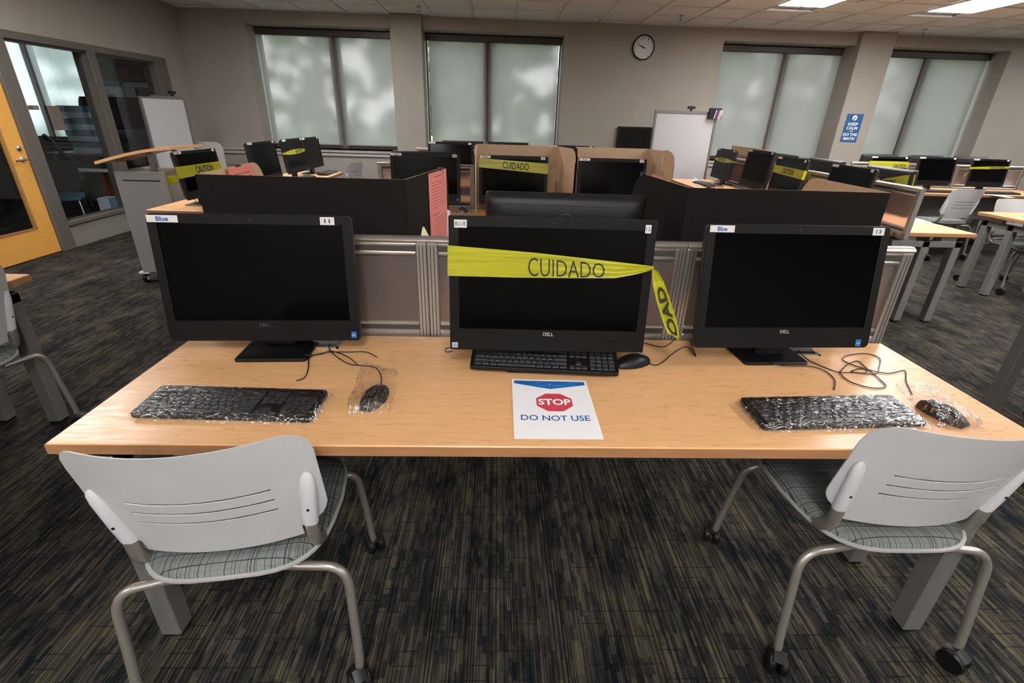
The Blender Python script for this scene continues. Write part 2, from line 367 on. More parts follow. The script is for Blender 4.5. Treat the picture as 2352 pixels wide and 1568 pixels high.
def text(name, s, fn, m_, parent, off=0.0):            # fn maps (0..1, 0..1) to a point on the printed surface
    V, F = text_mesh(s, off); mb = MB(); mb.v = [Vector(fn(a, b)) for a, b in V]; mb.f = F; mb.mi = [0]*len(F)
    return mb.build(name, m_, parent)

# ------------------------------------------------------------------ room shell
CZ = 2.74; YB = 8.4; XL = -4.64; XR = 11.0; YF = -4.2
fl = struct('floor', MB().box(XL-4.2, XR+.1, YF, YB+.1, -.05, 0), carpet)
W1 = (-3.70, -1.58); W2 = (-1.14, .965); W3 = (3.37, 5.42); W4 = (5.91, 7.84); WO = (-8.2, -6.02); ZS, ZT = .89, 2.575; RD = .33
wb = MB(); xs = XL-4.2
for a, b in (WO, W1, W2, W3, W4, (12, 12)):
    wb.box(xs, min(a, XR+.1), YB, YB+.55, 0, CZ+.1)
    if a < 12: wb.box(a, b, YB, YB+.55, 0, ZS); wb.box(a, b, YB, YB+.55, ZT, CZ+.1); xs = b
struct('wall_back', wb, wallm)
struct('trim_1', MB().cbox(-1.59, -1.13, YB-.10, YB+.02, 0, CZ, .006), wallm)['label'] = 'square wall pier between the two left windows'
struct('trim_2', MB().cbox(5.40, 5.92, YB-.10, YB+.02, 0, CZ, .006), wallm)['label'] = 'square wall pier carrying the blue poster'
for i, (a, b) in enumerate(((XL, -1.6), (-1.13, 5.4), (5.92, XR))):
    t = MB(); t.cbox(a, b, YB-.035, YB+.01, .80, .835, .004); t.cbox(a, b, YB-.035, YB+.01, .855, .875, .003); struct('trim_%d' % (3+i), t, railm)
struct('baseboard_back', MB().box(XL, XR, YB-.015, YB, 0, .1), aldark)
# left wall with door and glazing openings (door 4.28-5.24, glazing 5.40-7.62)
lw = MB(); T = .14
lw.box(XL-T, XL, YF, 4.20, 0, CZ+.1); lw.box(XL-T, XL, 4.20, 7.84, 2.04, CZ+.1); lw.box(XL-T, XL, 7.84, YB, 0, CZ+.1)
struct('wall_left', lw, wallm)
struct('wall_right', MB().box(XR, XR+.1, YF, YB, 0, CZ+.1), whitewall)
struct('wall_front', MB().box(XL-4.2, XR+.1, YF-.1, YF, 0, CZ+.1), whitewall)
gf = MB(); X0, X1 = XL-T-.015, XL+.02
gf.cbox(X0, X1, 4.18, 7.86, 1.98, 2.05, .004)
for a, b in ((4.18, 4.27), (5.245, 5.41), (6.42, 6.54), (7.60, 7.86)): gf.cbox(X0, X1, a, b, 0, 1.985, .004)
gf.cbox(X0, X1, 5.40, 7.62, .235, .275, .004)
for a, b in ((5.41, 6.42), (6.54, 7.60)):
    for c, d in ((a, a+.018), (b-.018, b)): gf.box(XL-.09, XL-.03, c, d, .275, 1.98)
    gf.box(XL-.09, XL-.03, a, b, 1.962, 1.98)
o = struct('window_5', gf, framem); o['label'] = 'dark steel frame of the glazed office wall'
MB().box(XL-.12, XL-.005, 5.40, 7.62, 0, .236).build('lower_panel', lowpan, o)
for a, b in ((5.42, 6.41), (6.55, 7.59)): MB().box(XL-.066, XL-.06, a, b, .275, 1.98).build('pane', glass2, o)
# door
d = MB(); a, b, gl0, gl1, zb_, zt_ = 4.275, 5.24, 4.46, 5.06, .28, 1.82
for q in ((a, gl0, .01, 1.975), (gl1, b, .01, 1.975), (gl0, gl1, .01, zb_), (gl0, gl1, zt_, 1.975)): d.box(XL-.05, XL-.008, q[0], q[1], q[2], q[3])
dr = struct('door_1', d, oak); dr['label'] = 'orange oak office door with a tall glass light'
MB().box(XL-.032, XL-.026, gl0, gl1, zb_, zt_).build('pane', glass2, dr)
e = MB()
for q in ((gl0, gl0+.015, zb_, zt_), (gl1-.015, gl1, zb_, zt_), (gl0, gl1, zb_, zb_+.015)): e.box(XL-.010, XL-.002, *q)
e.build('glazing_bead', edgew, dr)
h = MB(); h.lathe([(.026, 0), (.026, .008), (.02, .012)], (XL-.008, 5.17, .93), 16, 'x'); h.tube([(XL, 5.17, .93), (XL+.05, 5.17, .93), (XL+.055, 5.15, .93), (XL+.055, 5.04, .925)], .009, 8)
h.build('door_handle', chrome, dr, True)
MB().lathe([(.026, 0), (.024, .014), (.012, .02)], (XL-.008, 5.17, 1.03), 16, 'x').build('deadbolt', chrome, dr, True)
# window in the room's back wall
def window(name, a, b, mx, gap_l, gap_r, lab, mw=.075):
    f = MB(); y0 = YB+RD+.06; y1 = YB+RD+.13
    f.box(a, b, y0, y1, ZS, ZS+.055); f.box(a, b, y0, y1, ZT-.05, ZT); f.box(a, a+.02, y0, y1, ZS, ZT); f.box(b-.02, b, y0, y1, ZS, ZT); f.box(mx-mw, mx+mw, y0-.03, y1, ZS, ZT)
    o = struct(name, f, winfr); o['label'] = lab
    for c, d_ in ((a+.02, mx-mw), (mx+mw, b-.02)): MB().box(c, d_, y0+.03, y0+.036, ZS+.05, ZT-.05).build('pane', glass, o)
    MB().cbox(a, b, YB-.02, y0+.01, ZS-.028, ZS, .004).build('window_sill', lowpan, o)
    return o
def roller(a, b, mx, l0, r0, lab, m_=None, gp=.022):
    o = empty('roller_shade', ((a+b)/2, YB+RD, ZT-.1), 0, lab, 'window shade'); cx = (a+b)/2
    MB().cbox(a-cx, b-cx, -.045, .045, 0, .09, .006).build('valance', valm, o)
    for c, d_ in ((l0, mx-gp), (mx+gp, r0)):
        f = MB(); f.box(c-cx, d_-cx, -.0006, .0006, ZS+.06-(ZT-.1), 0); f.build('shade_fabric', m_ or shade, o)
        MB().box(c-cx, d_-cx, -.006, .006, ZS+.05-(ZT-.1), ZS+.066-(ZT-.1)).build('hem_bar', lowpan, o)
    return o
MPX = ((778, 200), (1120, 200), (1778, 230), (2090, 240))
mul = [at(*q, Y=YB+RD).x for q in MPX]; mulw = [at(*q, Y=YB+RD+.06).x for q in MPX]
window('window_1', *W1, mulw[0], 0, 0, 'leftmost window of the back wall'); window('window_2', *W2, mulw[1], 0, 0, 'second window from the left')
window('window_3', *W3, mulw[2], 0, 0, 'window right of the clock'); window('window_4', *W4, mulw[3], 0, 0, 'window right of the blue poster')
ex = lambda px, py: at(px, py, Y=YB+RD).x
roller(W1[0]+.01, W1[1]-.01, mul[0], ex(610, 200), W1[1]-.03, 'roller shade with dark valance, leftmost on the back wall')
roller(W2[0]+.01, W2[1]-.01, mul[1], ex(989, 200), W2[1]-.035, 'roller shade with dark valance, left of the clock')
roller(W3[0]+.01, W3[1]-.01, mul[2], W3[0]+.02, ex(1908, 230), 'roller shade with dark valance, between clock and blue poster')
roller(W4[0]+.01, W4[1]-.01, mul[3], W4[0]+.02, ex(2232, 230), 'roller shade with dark valance, right of the blue poster')
# ceiling
c_root = struct('ceiling', MB().box(XL-4.2, XR+.1, YF, YB+.3, CZ+.03, CZ+.1), tilem)
TS = .61; gx0 = at(1360/1, 40, z=CZ).x % TS; gm = MB(); rows = []
tile_me = None
fixt = [(3.59, 6.25, 1), (5.42, 6.25, 1), (-3.73, 3.81, 1), (3.59, 3.81, 1), (5.42, 3.81, 0), (-1.9, 3.81, 0), (-.07, 3.81, 0), (1.76, 3.81, 0), (-3.73, 1.37, 0), (-1.9, 1.37, 0), (-.07, 1.37, 0), (1.76, 1.37, 0), (3.59, 1.37, 1), (5.42, 1.37, 1), (-3.73, -1.07, 1), (-.07, -1.07, 1), (3.59, -1.07, 1), (8.47, 6.25, 1), (8.47, 2.0, 1), (-3.73, 6.25, 0), (-1.9, -3.2, 1), (1.76, -3.2, 1), (-1.9, 6.25, 1)]  # rear pair and last entry are added, unseen, to raise ambient and left walls
ix0 = int((XL)/TS)-1
cells = []
NX = int((XR-XL)/TS)+2
X00 = 3.285-TS*int((3.285-XL)/TS)          # grid passes the lamp edges
YG = [YB-.05-TS*k for k in range(0, 21)]
def lamp_at(x, y): return any(abs(x-fx) < .3 and abs(y-fy) < .62 for fx, fy, _ in fixt)
for k, y in enumerate(YG):
    gm.box(XL, XR, y-.012, y+.012, CZ-.004, CZ+.006)
x = X00-TS
while x < XR:
    x += TS
    if XL < x < XR: gm.box(x-.012, x+.012, YF, YB, CZ-.004, CZ+.006)
gm.build('ceiling_grid', gridm, c_root)
nt = 0; rest = MB()
for k in range(len(YG)-1):
    y = (YG[k]+YG[k+1])/2; i = 0
    while True:
        x = X00-TS/2+TS*i; i += 1
        if x-TS/2 > XR: break
        if lamp_at(x, y): continue
        if k < 5 and x > XL:
            if tile_me is None:
                t_ = MB(); h_ = TS/2; t_.loft([[Vector((sx*(h_-q), sy*(h_-q), z)) for sx, sy in ((-1, -1), (1, -1), (1, 1), (-1, 1))] for q, z in ((.012, .012), (.014, .0), (.022, -.006))], True)
                ob = t_.build('ceiling_tile', tilem, c_root); tile_me = ob.data
            else:
                ob = bpy.data.objects.new('ceiling_tile', tile_me); COL.objects.link(ob); ob.parent = c_root
            ob.location = (x, y, CZ+.012)
        else: rest.box(x-TS/2+.012, x+TS/2-.012, y-TS/2+.012, y+TS/2-.012, CZ+.006, CZ+.02)
rest.build('ceiling_tile', tilem, c_root)['kind'] = 'stuff'
MB().box(XL, XR, YB-.055, YB, CZ-.004, CZ+.03).build('edge_strip', tilem, c_root)
LN = ['lit ceiling light at the top edge, left one of the two in view', 'lit ceiling light at the top right corner', 'lit ceiling light above the left aisle, outside the frame', 'lit ceiling light above the right pod, outside the frame', 'unlit ceiling light above the right-hand desks, outside the frame', 'unlit ceiling light above the left black screen', 'unlit ceiling light above the brown booths', 'unlit ceiling light above the right black screen', 'unlit ceiling light over the left near desk', 'unlit ceiling light over the left foreground chair', 'unlit ceiling light over the middle of the foreground desk', 'unlit ceiling light over the right foreground chair', 'lit ceiling light over the right near desk', 'lit ceiling light at the right of the foreground row', 'lit ceiling light behind the camera, left', 'lit ceiling light straight behind the camera', 'lit ceiling light behind the camera, right', 'lit ceiling light in the right back corner', 'lit ceiling light at the far right side', 'unlit ceiling light above the lectern, outside the frame', 'lit ceiling light added at the rear, left, for more ambient light', 'lit ceiling light added at the rear, right, for more ambient light', 'lit ceiling light added outside the frame to brighten the left walls']
for i, (fx, fy, on) in enumerate(fixt):
    o = empty('ceiling_light', (fx, fy, CZ), 0, LN[i], 'ceiling light', 'recessed ceiling lights')
    f = MB(); hw, hl = .3, .605
    for q in ((-hw, hw, -hl, -hl+.025), (-hw, hw, hl-.025, hl), (-hw, -hw+.025, -hl, hl), (hw-.025, hw, -hl, hl), (-.012, .012, -hl, hl)): f.box(q[0], q[1], q[2], q[3], -.006, .02)
    f.build('light_frame', gridm, o)
    for s_ in (-1, 1): MB().box(min(s_*.012, s_*.275), max(s_*.012, s_*.275), -hl+.025, hl-.025, .004, .012).build('diffuser', lampm if on else lampoff, o)
for i, (px, py) in enumerate(((962, 15), (1564, 36), (2124, 68))):
    p = at(px, py, z=CZ); o = empty('sprinkler_head', (p.x, p.y, CZ), 0, 'small metal sprinkler head on the ceiling '+['above the second window', 'right of the clock', 'above the rightmost window'][i], 'sprinkler')
    MB().lathe([(.035, 0), (.03, -.006), (.012, -.01), (.01, -.03), (.014, -.035)], n=12).build('escutcheon', chrome, o, True)
    MB().lathe([(.006, -.03), (.006, -.055), (.024, -.056), (.024, -.06)], n=10).build('deflector', greym, o)
p = at(1990, 5, z=CZ); tag(MB().lathe([(.11, .002), (.11, -.006), (.09, -.01)], n=24).build('ceiling_speaker', tilem, None, True, (p.x, p.y, CZ)), 'round flush speaker grille on the ceiling between the lit lights', 'speaker')
p = at(1755+360, 12, z=CZ)

# ------------------------------------------------------------------ desks
def desk(L, D, flip, label, group, loc, rz=0, ends=(1, 1)):
    # local: long axis X centred, user edge at y=0, back edge at y=D ; z up from floor
    o = empty('computer_desk', loc, rz, label, 'desk', group); h = .737; t = .031
    top = MB(); top.cbox(-L/2, L/2, 0, D, h-t, h, .0025); top.build('desktop', [wood], o)
    eb = MB()
    for q in ((-L/2-.0015, L/2+.0015, -.0015, .0004), (-L/2-.0015, L/2+.0015, D-.0004, D+.0015)): eb.box(q[0], q[1], q[2], q[3], h-t+.003, h-.0028)
    for q in ((-L/2-.0015, -L/2+.0004), (L/2-.0004, L/2+.0015)): eb.box(q[0], q[1], 0, D, h-t+.003, h-.0028)
    eb.build('edge_band', edgew, o)
    zt = h-t-.04; s = .058
    for sg, on in ((-1, ends[0]), (1, ends[1])):
        if not on: continue
        x = sg*(L/2-.035-s/2)
        for y in (.045, .30 if D > .5 else .2):
            l = MB(); l.cbox(x-s/2, x+s/2, y, y+s, .012, zt, .003)
            lg = l.build('leg', greym, o); MB().box(x-s/2+.006, x+s/2-.006, y+.006, y+s-.006, 0, .014).build('foot', blackp, lg)
        MB().cbox(x-s/2, x+s/2, .045, D, zt-s*.8, zt, .003).build('end_beam', greym, o)
        for y in (.10, .42): MB().box(x-s/2+.005, x+s/2-.005, y, y+.12, zt, h-t).build('spacer_block', alum, o)
    MB().cbox(-L/2+.06, L/2-.06, D-.13, D-.08, zt-.04, zt, .002).build('cross_beam', greym, o)
    MB().box(-L/2+.1, L/2-.1, D-.06, D-.045, .35, zt).build('modesty_panel', greym, o)
    return o
G = 'computer desks of the room'
XC = .185; L0 = 2.387
desk(L0, .616, 0, 'maple-topped computer desk in the foreground under three monitors', G, (XC, .920, 0))
desk(L0, .60, 0, 'computer desk backing onto the foreground desk behind its dividers', G, (XC, 2.245, 0), math.pi)
desk(L0, .60, 0, 'computer desk with the red-labelled monitors in brown cardboard booths', G, (.2, 3.52, 0))
desk(L0, .60, 0, 'computer desk backing onto the cardboard booth desk', G, (.2, 4.85, 0), math.pi)
desk(L0, .60, 0, 'far middle computer desk below the windows, near side', G, (.2, 5.68, 0))
desk(L0, .60, 0, 'far middle computer desk below the windows, window side', G, (.2, 6.98, 0), math.pi)
desk(1.6, .61, 0, 'computer desk beside the lectern, seen by its left back corner', G, (-1.995, 3.745+.8, 0), math.pi/2)
desk(1.32, .61, 0, 'computer desk behind the lectern side desk, nearer the back wall', G, (-1.995, 5.36+.66, 0), math.pi/2)
desk(2.36, .60, 0, 'computer desk in the right pod, side facing the middle of the room', G, (2.365, 3.56+1.18, 0), -math.pi/2)
desk(2.36, .60, 0, 'computer desk in the right pod, side with papers facing the right wall', G, (3.615, 3.56+1.18, 0), math.pi/2)
desk(1.0, .60, 0, 'short computer desk end at the far end of the right pod, left side', G, (2.365, 5.93+.51, 0), -math.pi/2)
desk(1.0, .60, 0, 'short computer desk end at the far end of the right pod, right side', G, (3.615, 5.93+.51, 0), math.pi/2)
desk(L0, .60, 0, 'far right computer desk with three monitors and a chair in front', G, (5.85, 6.02, 0))
desk(L0, .60, 0, 'far right computer desk on the window side', G, (5.85, 7.32, 0), math.pi)
desk(2.387, .60, 0, 'computer desk cut by the right edge behind, with a bagged mouse', G, (4.655+1.19, 4.66, 0), math.pi)
desk(2.0, .62, 0, 'computer desk cut by the left edge, only its far corner showing', G, (-2.085, 2.15-1.0, 0), math.pi/2)
desk(2.0, .62, 0, 'computer desk cut by the right edge beside the foreground desk', G, (2.665, 2.27-1.0, 0), -math.pi/2)

# ------------------------------------------------------------------ divider panels
def divider(L, label, loc, rz=0, z0=.70, z1=1.07):
    # local: X from 0..L, thin in Y ; rail frame and frosted infill
    o = empty('desk_divider', (loc[0], loc[1], z0), rz, label, 'desk divider', 'framed desk dividers'); H = z1-z0; t = .018
    p = .034
    for a in (0, L-p): MB().cbox(a, a+p, -t, t, 0, H-.01, .003).build('post', alum, o)
    for a in (0, L-p):
        for q in (.0095, .021): MB().box(a+q, a+q+.003, -t-.0006, t+.0006, .0, H-.02).build('post_groove', aldark, o)
    tr = MB(); tr.tube([(-.0005, 0, H-.004), (L+.0005, 0, H-.004)], .0125, 10, True, 1.6); tr.cbox(.0, L, -t*.75, t*.75, H-.022, H-.012, .002); tr.cbox(p, L-p, -.014, .014, H-.052, H-.040, .003); tr.build('top_rail', alum, o, True)
    MB().box(p, L-p, -.011, .011, H-.041, H-.021).build('rail_groove', aldark, o)
    br = MB(); br.cbox(p, L-p, -.014, .014, .072, .086, .003); br.cbox(p, L-p, -.016, .016, .0, .056, .003); br.build('bottom_rail', alum, o)
    MB().box(p, L-p, -.011, .011, .055, .073).build('rail_groove', aldark, o)
    MB().box(p-.004, L-p+.004, -.003, .003, .084, H-.05).build('frosted_pane', frost, o)
    return o
xj1 = at(984, 660, Y=1.56).x; xj2 = at(1560, 660, Y=1.56).x; xe = at(2088, 600, Y=1.56).x
divider(xj1-(-1.0), 'silver-framed frosted divider behind the left monitor', (-1.0, 1.565), 0)
divider(xj2-xj1-.003, 'silver-framed frosted divider behind the monitor with the yellow tape', (xj1+.002, 1.565), 0)
divider(xe-xj2-.003, 'silver-framed frosted divider behind the right monitor, its end post showing', (xj2+.002, 1.565), 0)
for i, (a, b, l) in enumerate(((-.97, -.19, 'frosted divider behind the red-labelled monitor left of the booths'), (-.187, .60, 'frosted divider behind the taped monitor in the booth'), (.603, 1.39, 'frosted divider behind the untaped booth monitor'))):
    divider(b-a, l, (a, 4.185), 0)
for i, (a, b, l) in enumerate(((-.99, -.19, 'frosted divider of the far middle desks, left one'), (-.187, .60, 'frosted divider of the far middle desks, middle one'), (.603, 1.39, 'frosted divider of the far middle desks, right one'))):
    divider(b-a, l, (a, 6.33), 0)
divider(.60, 'frosted divider standing on the end of the right pod, before the taped screen back', (2.99, 3.455), R(90), .70, 1.058)
divider(.75, 'frosted divider along the middle of the right pod', (2.99, 4.06), R(90), .70, 1.05)
divider(.75, 'frosted divider in the far half of the right pod', (2.99, 4.82), R(90), .70, 1.05)
divider(1.2, 'frosted divider at the window end of the right pod', (2.99, 5.58), R(90), .70, 1.05)
for a, b, l in ((4.66, 5.42, 'frosted divider behind the leftmost monitor of the far right desk'), (5.425, 6.10, 'frosted divider between the two untaped far right monitors'), (6.105, 7.04, 'frosted divider behind the taped monitor of the far right desk')): divider(b-a, l, (a, 6.67), 0, .70, 1.03)

# ------------------------------------------------------------------ all-in-one computers
class AIO: pass
def scr(tilt, zb):      # matrix: (u across, depth, v up from lower edge) -> local
    return Matrix.Translation((0, 0, zb)) @ Matrix.Rotation(-tilt, 4, 'X')
def make_aio(loc, yaw, W=.567, H=.38, zb=.075, tilt=.11, rad=.014, base=(.0, .214, .165), label='', s=1, detail=True, logo=None, flat=False, group='black all-in-one computers'):
    o = empty('desktop_computer', loc, yaw, label, 'computer', group, s); M = scr(tilt, zb); cz = H/2
    d = .030
    b = MB(); ring = lambda w_, h_, y, r: [Vector((x, y, z)) for x, z in rrect(w_, h_, r, 5, 0, cz)]
    b.loft([ring(W-.006, H-.006, .0, rad), ring(W, H, .003, rad), ring(W, H, .016, rad), ring(W-.006, H-.006, .020, rad), ring(W-.016, H-.016, .032, rad+.003), ring(W-.034, H-.034, .041, rad+.006), ring(W-.06, H-.06, .046, rad+.006), ring(W-.13, H-.12, .0555, .02), ring(W-.16, H-.15, .0558, .03)], True)
    b.xf(M).build('housing', backp, o, True)
    sb, tb, ch = .0275, .027, .066
    f = MB(); outer = rrect(W-.004, H-.004, rad, 5, 0, cz); inner = [(W/2-sb, ch), (W/2-sb, H-tb), (-W/2+sb, H-tb), (-W/2+sb, ch)]
    n = len(outer); q = n//4; v0 = len(f.v)
    f.v += [Vector((x, -.003, z)) for x, z in outer]+[Vector((x, -.003, z)) for x, z in inner]+[Vector((x, .001, z)) for x, z in outer]+[Vector((x, .0015, z)) for x, z in inner]
    for i in range(n):
        j = (i+1) % n; ci = i//q; cj = j//q
        f.face([i, j, n+cj, n+ci] if ci != cj else [i, j, n+ci]); f.face([j, i, n+4+i, n+4+j])
    for c in range(4): f.face([n+c, n+(c+1) % 4, 2*n+4+(c+1) % 4, 2*n+4+c])
    f.xf(M).build('bezel', darkp, o)
    MB().box(-W/2+sb, W/2-sb, -.0006, .0015, ch, H-tb).xf(M).build('screen', screenm, o)
    if detail:
        MB().box(-W/2+.002, W/2-.002, -.0033, -.0028, ch-.022, ch-.0212).xf(M).build('chin_seam', blackp, o)
        MB().lathe([(.0035, -.0034), (.0035, -.003)], (0, 0, H-tb/2), 12, 'y').xf(M).build('webcam', inkb, o)
        if logo: text('maker_logo', 'DELL', lambda a, c: M @ Vector((-.0145+a*.03, -.0036, ch-.018+c*.0105)), logo, o, .02)
    # back details
    vt = MB(); vt.tube([(-W*.38, .0452, H-.034), (W*.38, .0452, H-.034)], .0032, 6); vt.xf(M).build('vent_slot', inkb, o)
    rg = MB(); rg.lathe([(.027, .0555), (.027, .059), (.024, .0595), (.0235, .0555)], (0, 0, H-.085), 24, 'y'); rg.xf(M).build('maker_badge', logodim if not detail else logom, o, True)
    text('badge_logo', 'DELL', lambda a, c: M @ Vector((.017-a*.034, .0566, H-.091+c*.012)), logodim if not detail else logom, o, .02)
    # stand
    bx, bw, bd = base; nk = MB(); nk.cbox(bx-.05, bx+.05, .052, .085, .008, zb+H*.42, .006); nk.build('stand_neck', blackp, o)
    bs = MB(); rr = lambda w_, d_, z: [Vector((x+bx, y, z)) for x, y in rrect(w_, d_, .012, 4, 0, bd/2)]
    by = base[1] and AIO_BY[0]; bs.loft([rr(bw, bd, 0), rr(bw, bd, .006), rr(bw-.006, bd-.006, .0095)], True)
    bs.xf(Matrix.Translation((0, by, 0))).build('stand_base', blackp, o, True)
    return o, M
AIO_BY = [0]
def sticker(o, M, u0, u1, v0, v1, txt=None, m_=None, tm=None, off=.0, pad=(.25, .25), name='name_sticker', dep=-.0034):
    k = MB(); k.box(u0, u1, dep-.0004, dep, v0, v1); st = k.xf(M).build(name, m_ or stick, o)
    if txt:
        px, pz = pad; w_ = u1-u0; h_ = v1-v0
        text('lettering', txt, lambda a, c: M @ Vector((u0+w_*(px+a*(1-2*px)), dep-.0007, v0+h_*(pz+c*(1-2*pz)))), tm or inkb, st, off)
    return st
bluetxt = mat('blue_label_ink', (.01, .10, .38), .5)
ZD = .737
AIO_BY[0] = -.05
o11, M11 = make_aio((-.702, 1.378, ZD), R(2.5), H=.378, zb=.048, tilt=R(6.75), label='black all-in-one computer labelled Blue and 11, left on the foreground desk', logo=logodim, base=(.018, .214, .17))
H = .378; W = .567
sticker(o11, M11, -W/2+.004, -W/2+.088, H-.0245, H-.005, 'Blue', tm=bluetxt, off=.035, pad=(.30, .17)); sticker(o11, M11, W/2-.088, W/2-.048, H-.026, H-.004, '11', pad=(.30, .24), off=.025, name='number_sticker')
sticker(o11, M11, W/2-.027, W/2-.012, .010, .030, 'intel', chipblue, whiteink, pad=(.2, .38), name='processor_badge')
AIO_BY[0] = .003
o12, M12 = make_aio((.153, 1.277, ZD), R(-.5), H=.380, zb=.075, tilt=R(6.2), rad=.004, label='black all-in-one computer labelled BLUE and 12, wrapped in yellow tape', logo=logom, base=(.005, .245, .17))
sticker(o12, M12, -W/2+.016, -W/2+.050, .380-.031, .380-.010, 'BLUE', pad=(.08, .25)); sticker(o12, M12, W/2-.034, W/2-.018, .380-.034, .380-.012, '12', pad=(.12, .28), name='number_sticker')
sticker(o12, M12, -W/2+.006, -W/2+.023, .008, .024, 'intel', chipwhite, bluetxt, pad=(.2, .38), name='processor_badge')
o13, M13 = make_aio((.897, 1.349, ZD), R(2.0), H=.375, zb=.063, tilt=R(10.6), label='black all-in-one computer labelled Blue and 13, right on the foreground desk', logo=logom, base=(.005, .212, .17))
sticker(o13, M13, -W/2+.009, -W/2+.083, .375-.0245, .375-.005, 'Blue', tm=bluetxt, off=.035, pad=(.30, .17)); sticker(o13, M13, W/2-.058, W/2-.022, .375-.027, .375-.005, '13', pad=(.28, .24), off=.02, name='number_sticker')
sticker(o13, M13, W/2-.045, W/2-.028, .006, .028, 'intel', chipblue, whiteink, pad=(.2, .38), name='processor_badge')
GB = 'black computers on the desks behind'
def bgpc(x, y, yaw, s, label, lt=None, num=None, hid=False):
    global proto
    if proto is None:
        c, Mx = make_aio((x, y, ZD), R(yaw), label=label, s=s, detail=False, base=(0, .22, .17)); proto = c; proto['group'] = GB
        globals()['MX'] = Mx
    else:
        c = copy_tree(proto); c.location = (x, y, ZD); c.rotation_euler = (0, 0, R(yaw)); c.scale = (s, s, s); c['label'] = label
        for ch in list(c.children):
            if ch.name.startswith(('name_sticker', 'number_sticker')):
                for g in list(ch.children): bpy.data.objects.remove(g)
                bpy.data.objects.remove(ch)
    if not hid:
        sticker(c, MX, -W/2+.006, -W/2+.095, .38-.024, .38-.004, lt, tm=redtext, off=.03, pad=(.32, .2)); sticker(c, MX, W/2-.062, W/2-.026, .38-.027, .38-.004, num, pad=(.25, .25), name='number_sticker')
    return c
proto = None
bE = bgpc(-.56, 3.97, 0, .95, 'black computer labelled Red behind the black cardboard screen, left of the brown booths', 'Red', '25')
sticker(bE, MX, W/2-.03, W/2-.012, .010, .034, None, chipblue, name='processor_badge')
bF = bgpc(.125, 3.97, 0, .95, 'black computer with CUIDADO tape inside the brown cardboard booth', 'Red', '26')
bG = bgpc(.90, 3.97, 0, .95, 'black computer labelled Red and 27 inside the right brown booth', 'Red', '27')
text('maker_logo', 'DELL', lambda a, c: MX @ Vector((-.0145+a*.03, -.0036, .048+c*.0105)), logom, bG, .02)
bA = bgpc(-2.28, 4.04, 86, .9, 'black computer with CAUTION tape beside the lectern', 'Red')
bB = bgpc(-2.19, 4.98, 88, .95, 'untaped black computer, tall one right of the lectern')
bC = bgpc(-2.24, 5.86, 88, .93, 'black computer with a bowed yellow tape before the leftmost window')
bD = bgpc(-2.24, 6.42, 88, .92, 'untaped black computer farthest back on the left desks')
bMid = bgpc(.247, 1.83, 178, 1.01, 'back of a black computer rising behind the front taped monitor', hid=True)
bgpc(-.62, 4.40, 180, .93, 'back of a black computer just above the left Red monitor', hid=True)
bH = bgpc(-.55, 6.08, 0, .93, 'black computer below the second window, left of the far booths')
bgpc(-.44, 6.55, 180, .93, 'back of a black computer behind the far left middle monitor', hid=True)
bgpc(.17, 6.08, 0, .9, 'black computer whose top peeks over the left brown booth')
bgpc(.12, 6.55, 180, .93, 'back of a black computer peeking over the left brown booth', hid=True)
bgpc(.87, 6.08, 0, .93, 'black computer whose top peeks over the right brown booth')
bK = bgpc(2.8, 6.38, -90, .93, 'black computer with a bowed yellow tape beside the right whiteboard')
bL = bgpc(2.8, 5.53, -90, 1.0, 'untaped black computer between two taped ones in the right pod')
bM = bgpc(2.8, 4.90, -90, .93, 'black computer with CAUTION tape below the third window')
bO = bgpc(2.8, 4.02, -90, .93, 'bluish untaped black computer at the near end of the right pod')
bP = bgpc(3.2, 4.02, 90, .93, 'back of a black computer with crossed yellow tape in the right pod', hid=True)
bgpc(3.2, 4.86, 90, .93, 'back of a black computer with round badge before the pier', hid=True)
bM2 = bgpc(3.2, 5.62, 90, .93, 'back of a taped black computer behind the CAUTION one below the third window', hid=True)
bgpc(3.2, 6.42, 90, .93, 'back of a black computer peeking over the untaped one below the third window', hid=True)
bQ = bgpc(4.92, 6.32, 0, .86, 'black computer with CAUTION tape, leftmost on the far right desk')
bR = bgpc(5.54, 6.32, 0, .88, 'untaped black computer behind the grey chair on the far right desk')
bS = bgpc(6.24, 6.32, 0, .87, 'black computer with doubled yellow tape on the far right desk')
bgpc(5.2, 6.98, 180, .86, 'back of a black computer behind the leftmost far right monitor', hid=True)
bgpc(5.86, 6.98, 180, .86, 'back of a black computer behind the untaped far right monitor', hid=True)
bgpc(6.50, 6.98, 180, .86, 'back of a black computer behind the doubled tape monitor', hid=True)
bgpc(7.10, 6.32, -8, .87, 'black computer at the right edge of the picture')

# ------------------------------------------------------------------ caution tape
def screen_pt(o, M, px, py, off=-.006):
    mw = Matrix.Translation(o.location) @ Matrix.Rotation(o.rotation_euler[2], 4, 'Z') @ Matrix.Diagonal((o.scale[0],)*3+(1,)) @ M
    inv = mw.inverted(); a = inv @ CO; d = (inv.to_3x3() @ ray(px, py)); t = (off-a.y)/d.y
    q = a+d*t; return q.x, q.z
def pc_matrix(o): return Matrix.Translation(o.location) @ Matrix.Rotation(o.rotation_euler[2], 4, 'Z') @ Matrix.Diagonal((o.scale[0],)*3+(1,))
def tape_obj(o, mb, label):
    t = mb.build('caution_tape', tape, None, True); t.matrix_world = pc_matrix(o); t.location = o.location; t.rotation_euler = o.rotation_euler; t.scale = o.scale
    return tag(t, label, 'caution tape', 'yellow caution tapes around computers')
def strip(mb, top, bot, M, thick=.0004):
    b = len(mb.v); n = len(top)
    for p, q in zip(top, bot): mb.v += [M @ Vector(p), M @ Vector(q)]
    for i in range(n-1): mb.face([b+2*i, b+2*i+1, b+2*i+3, b+2*i+2])
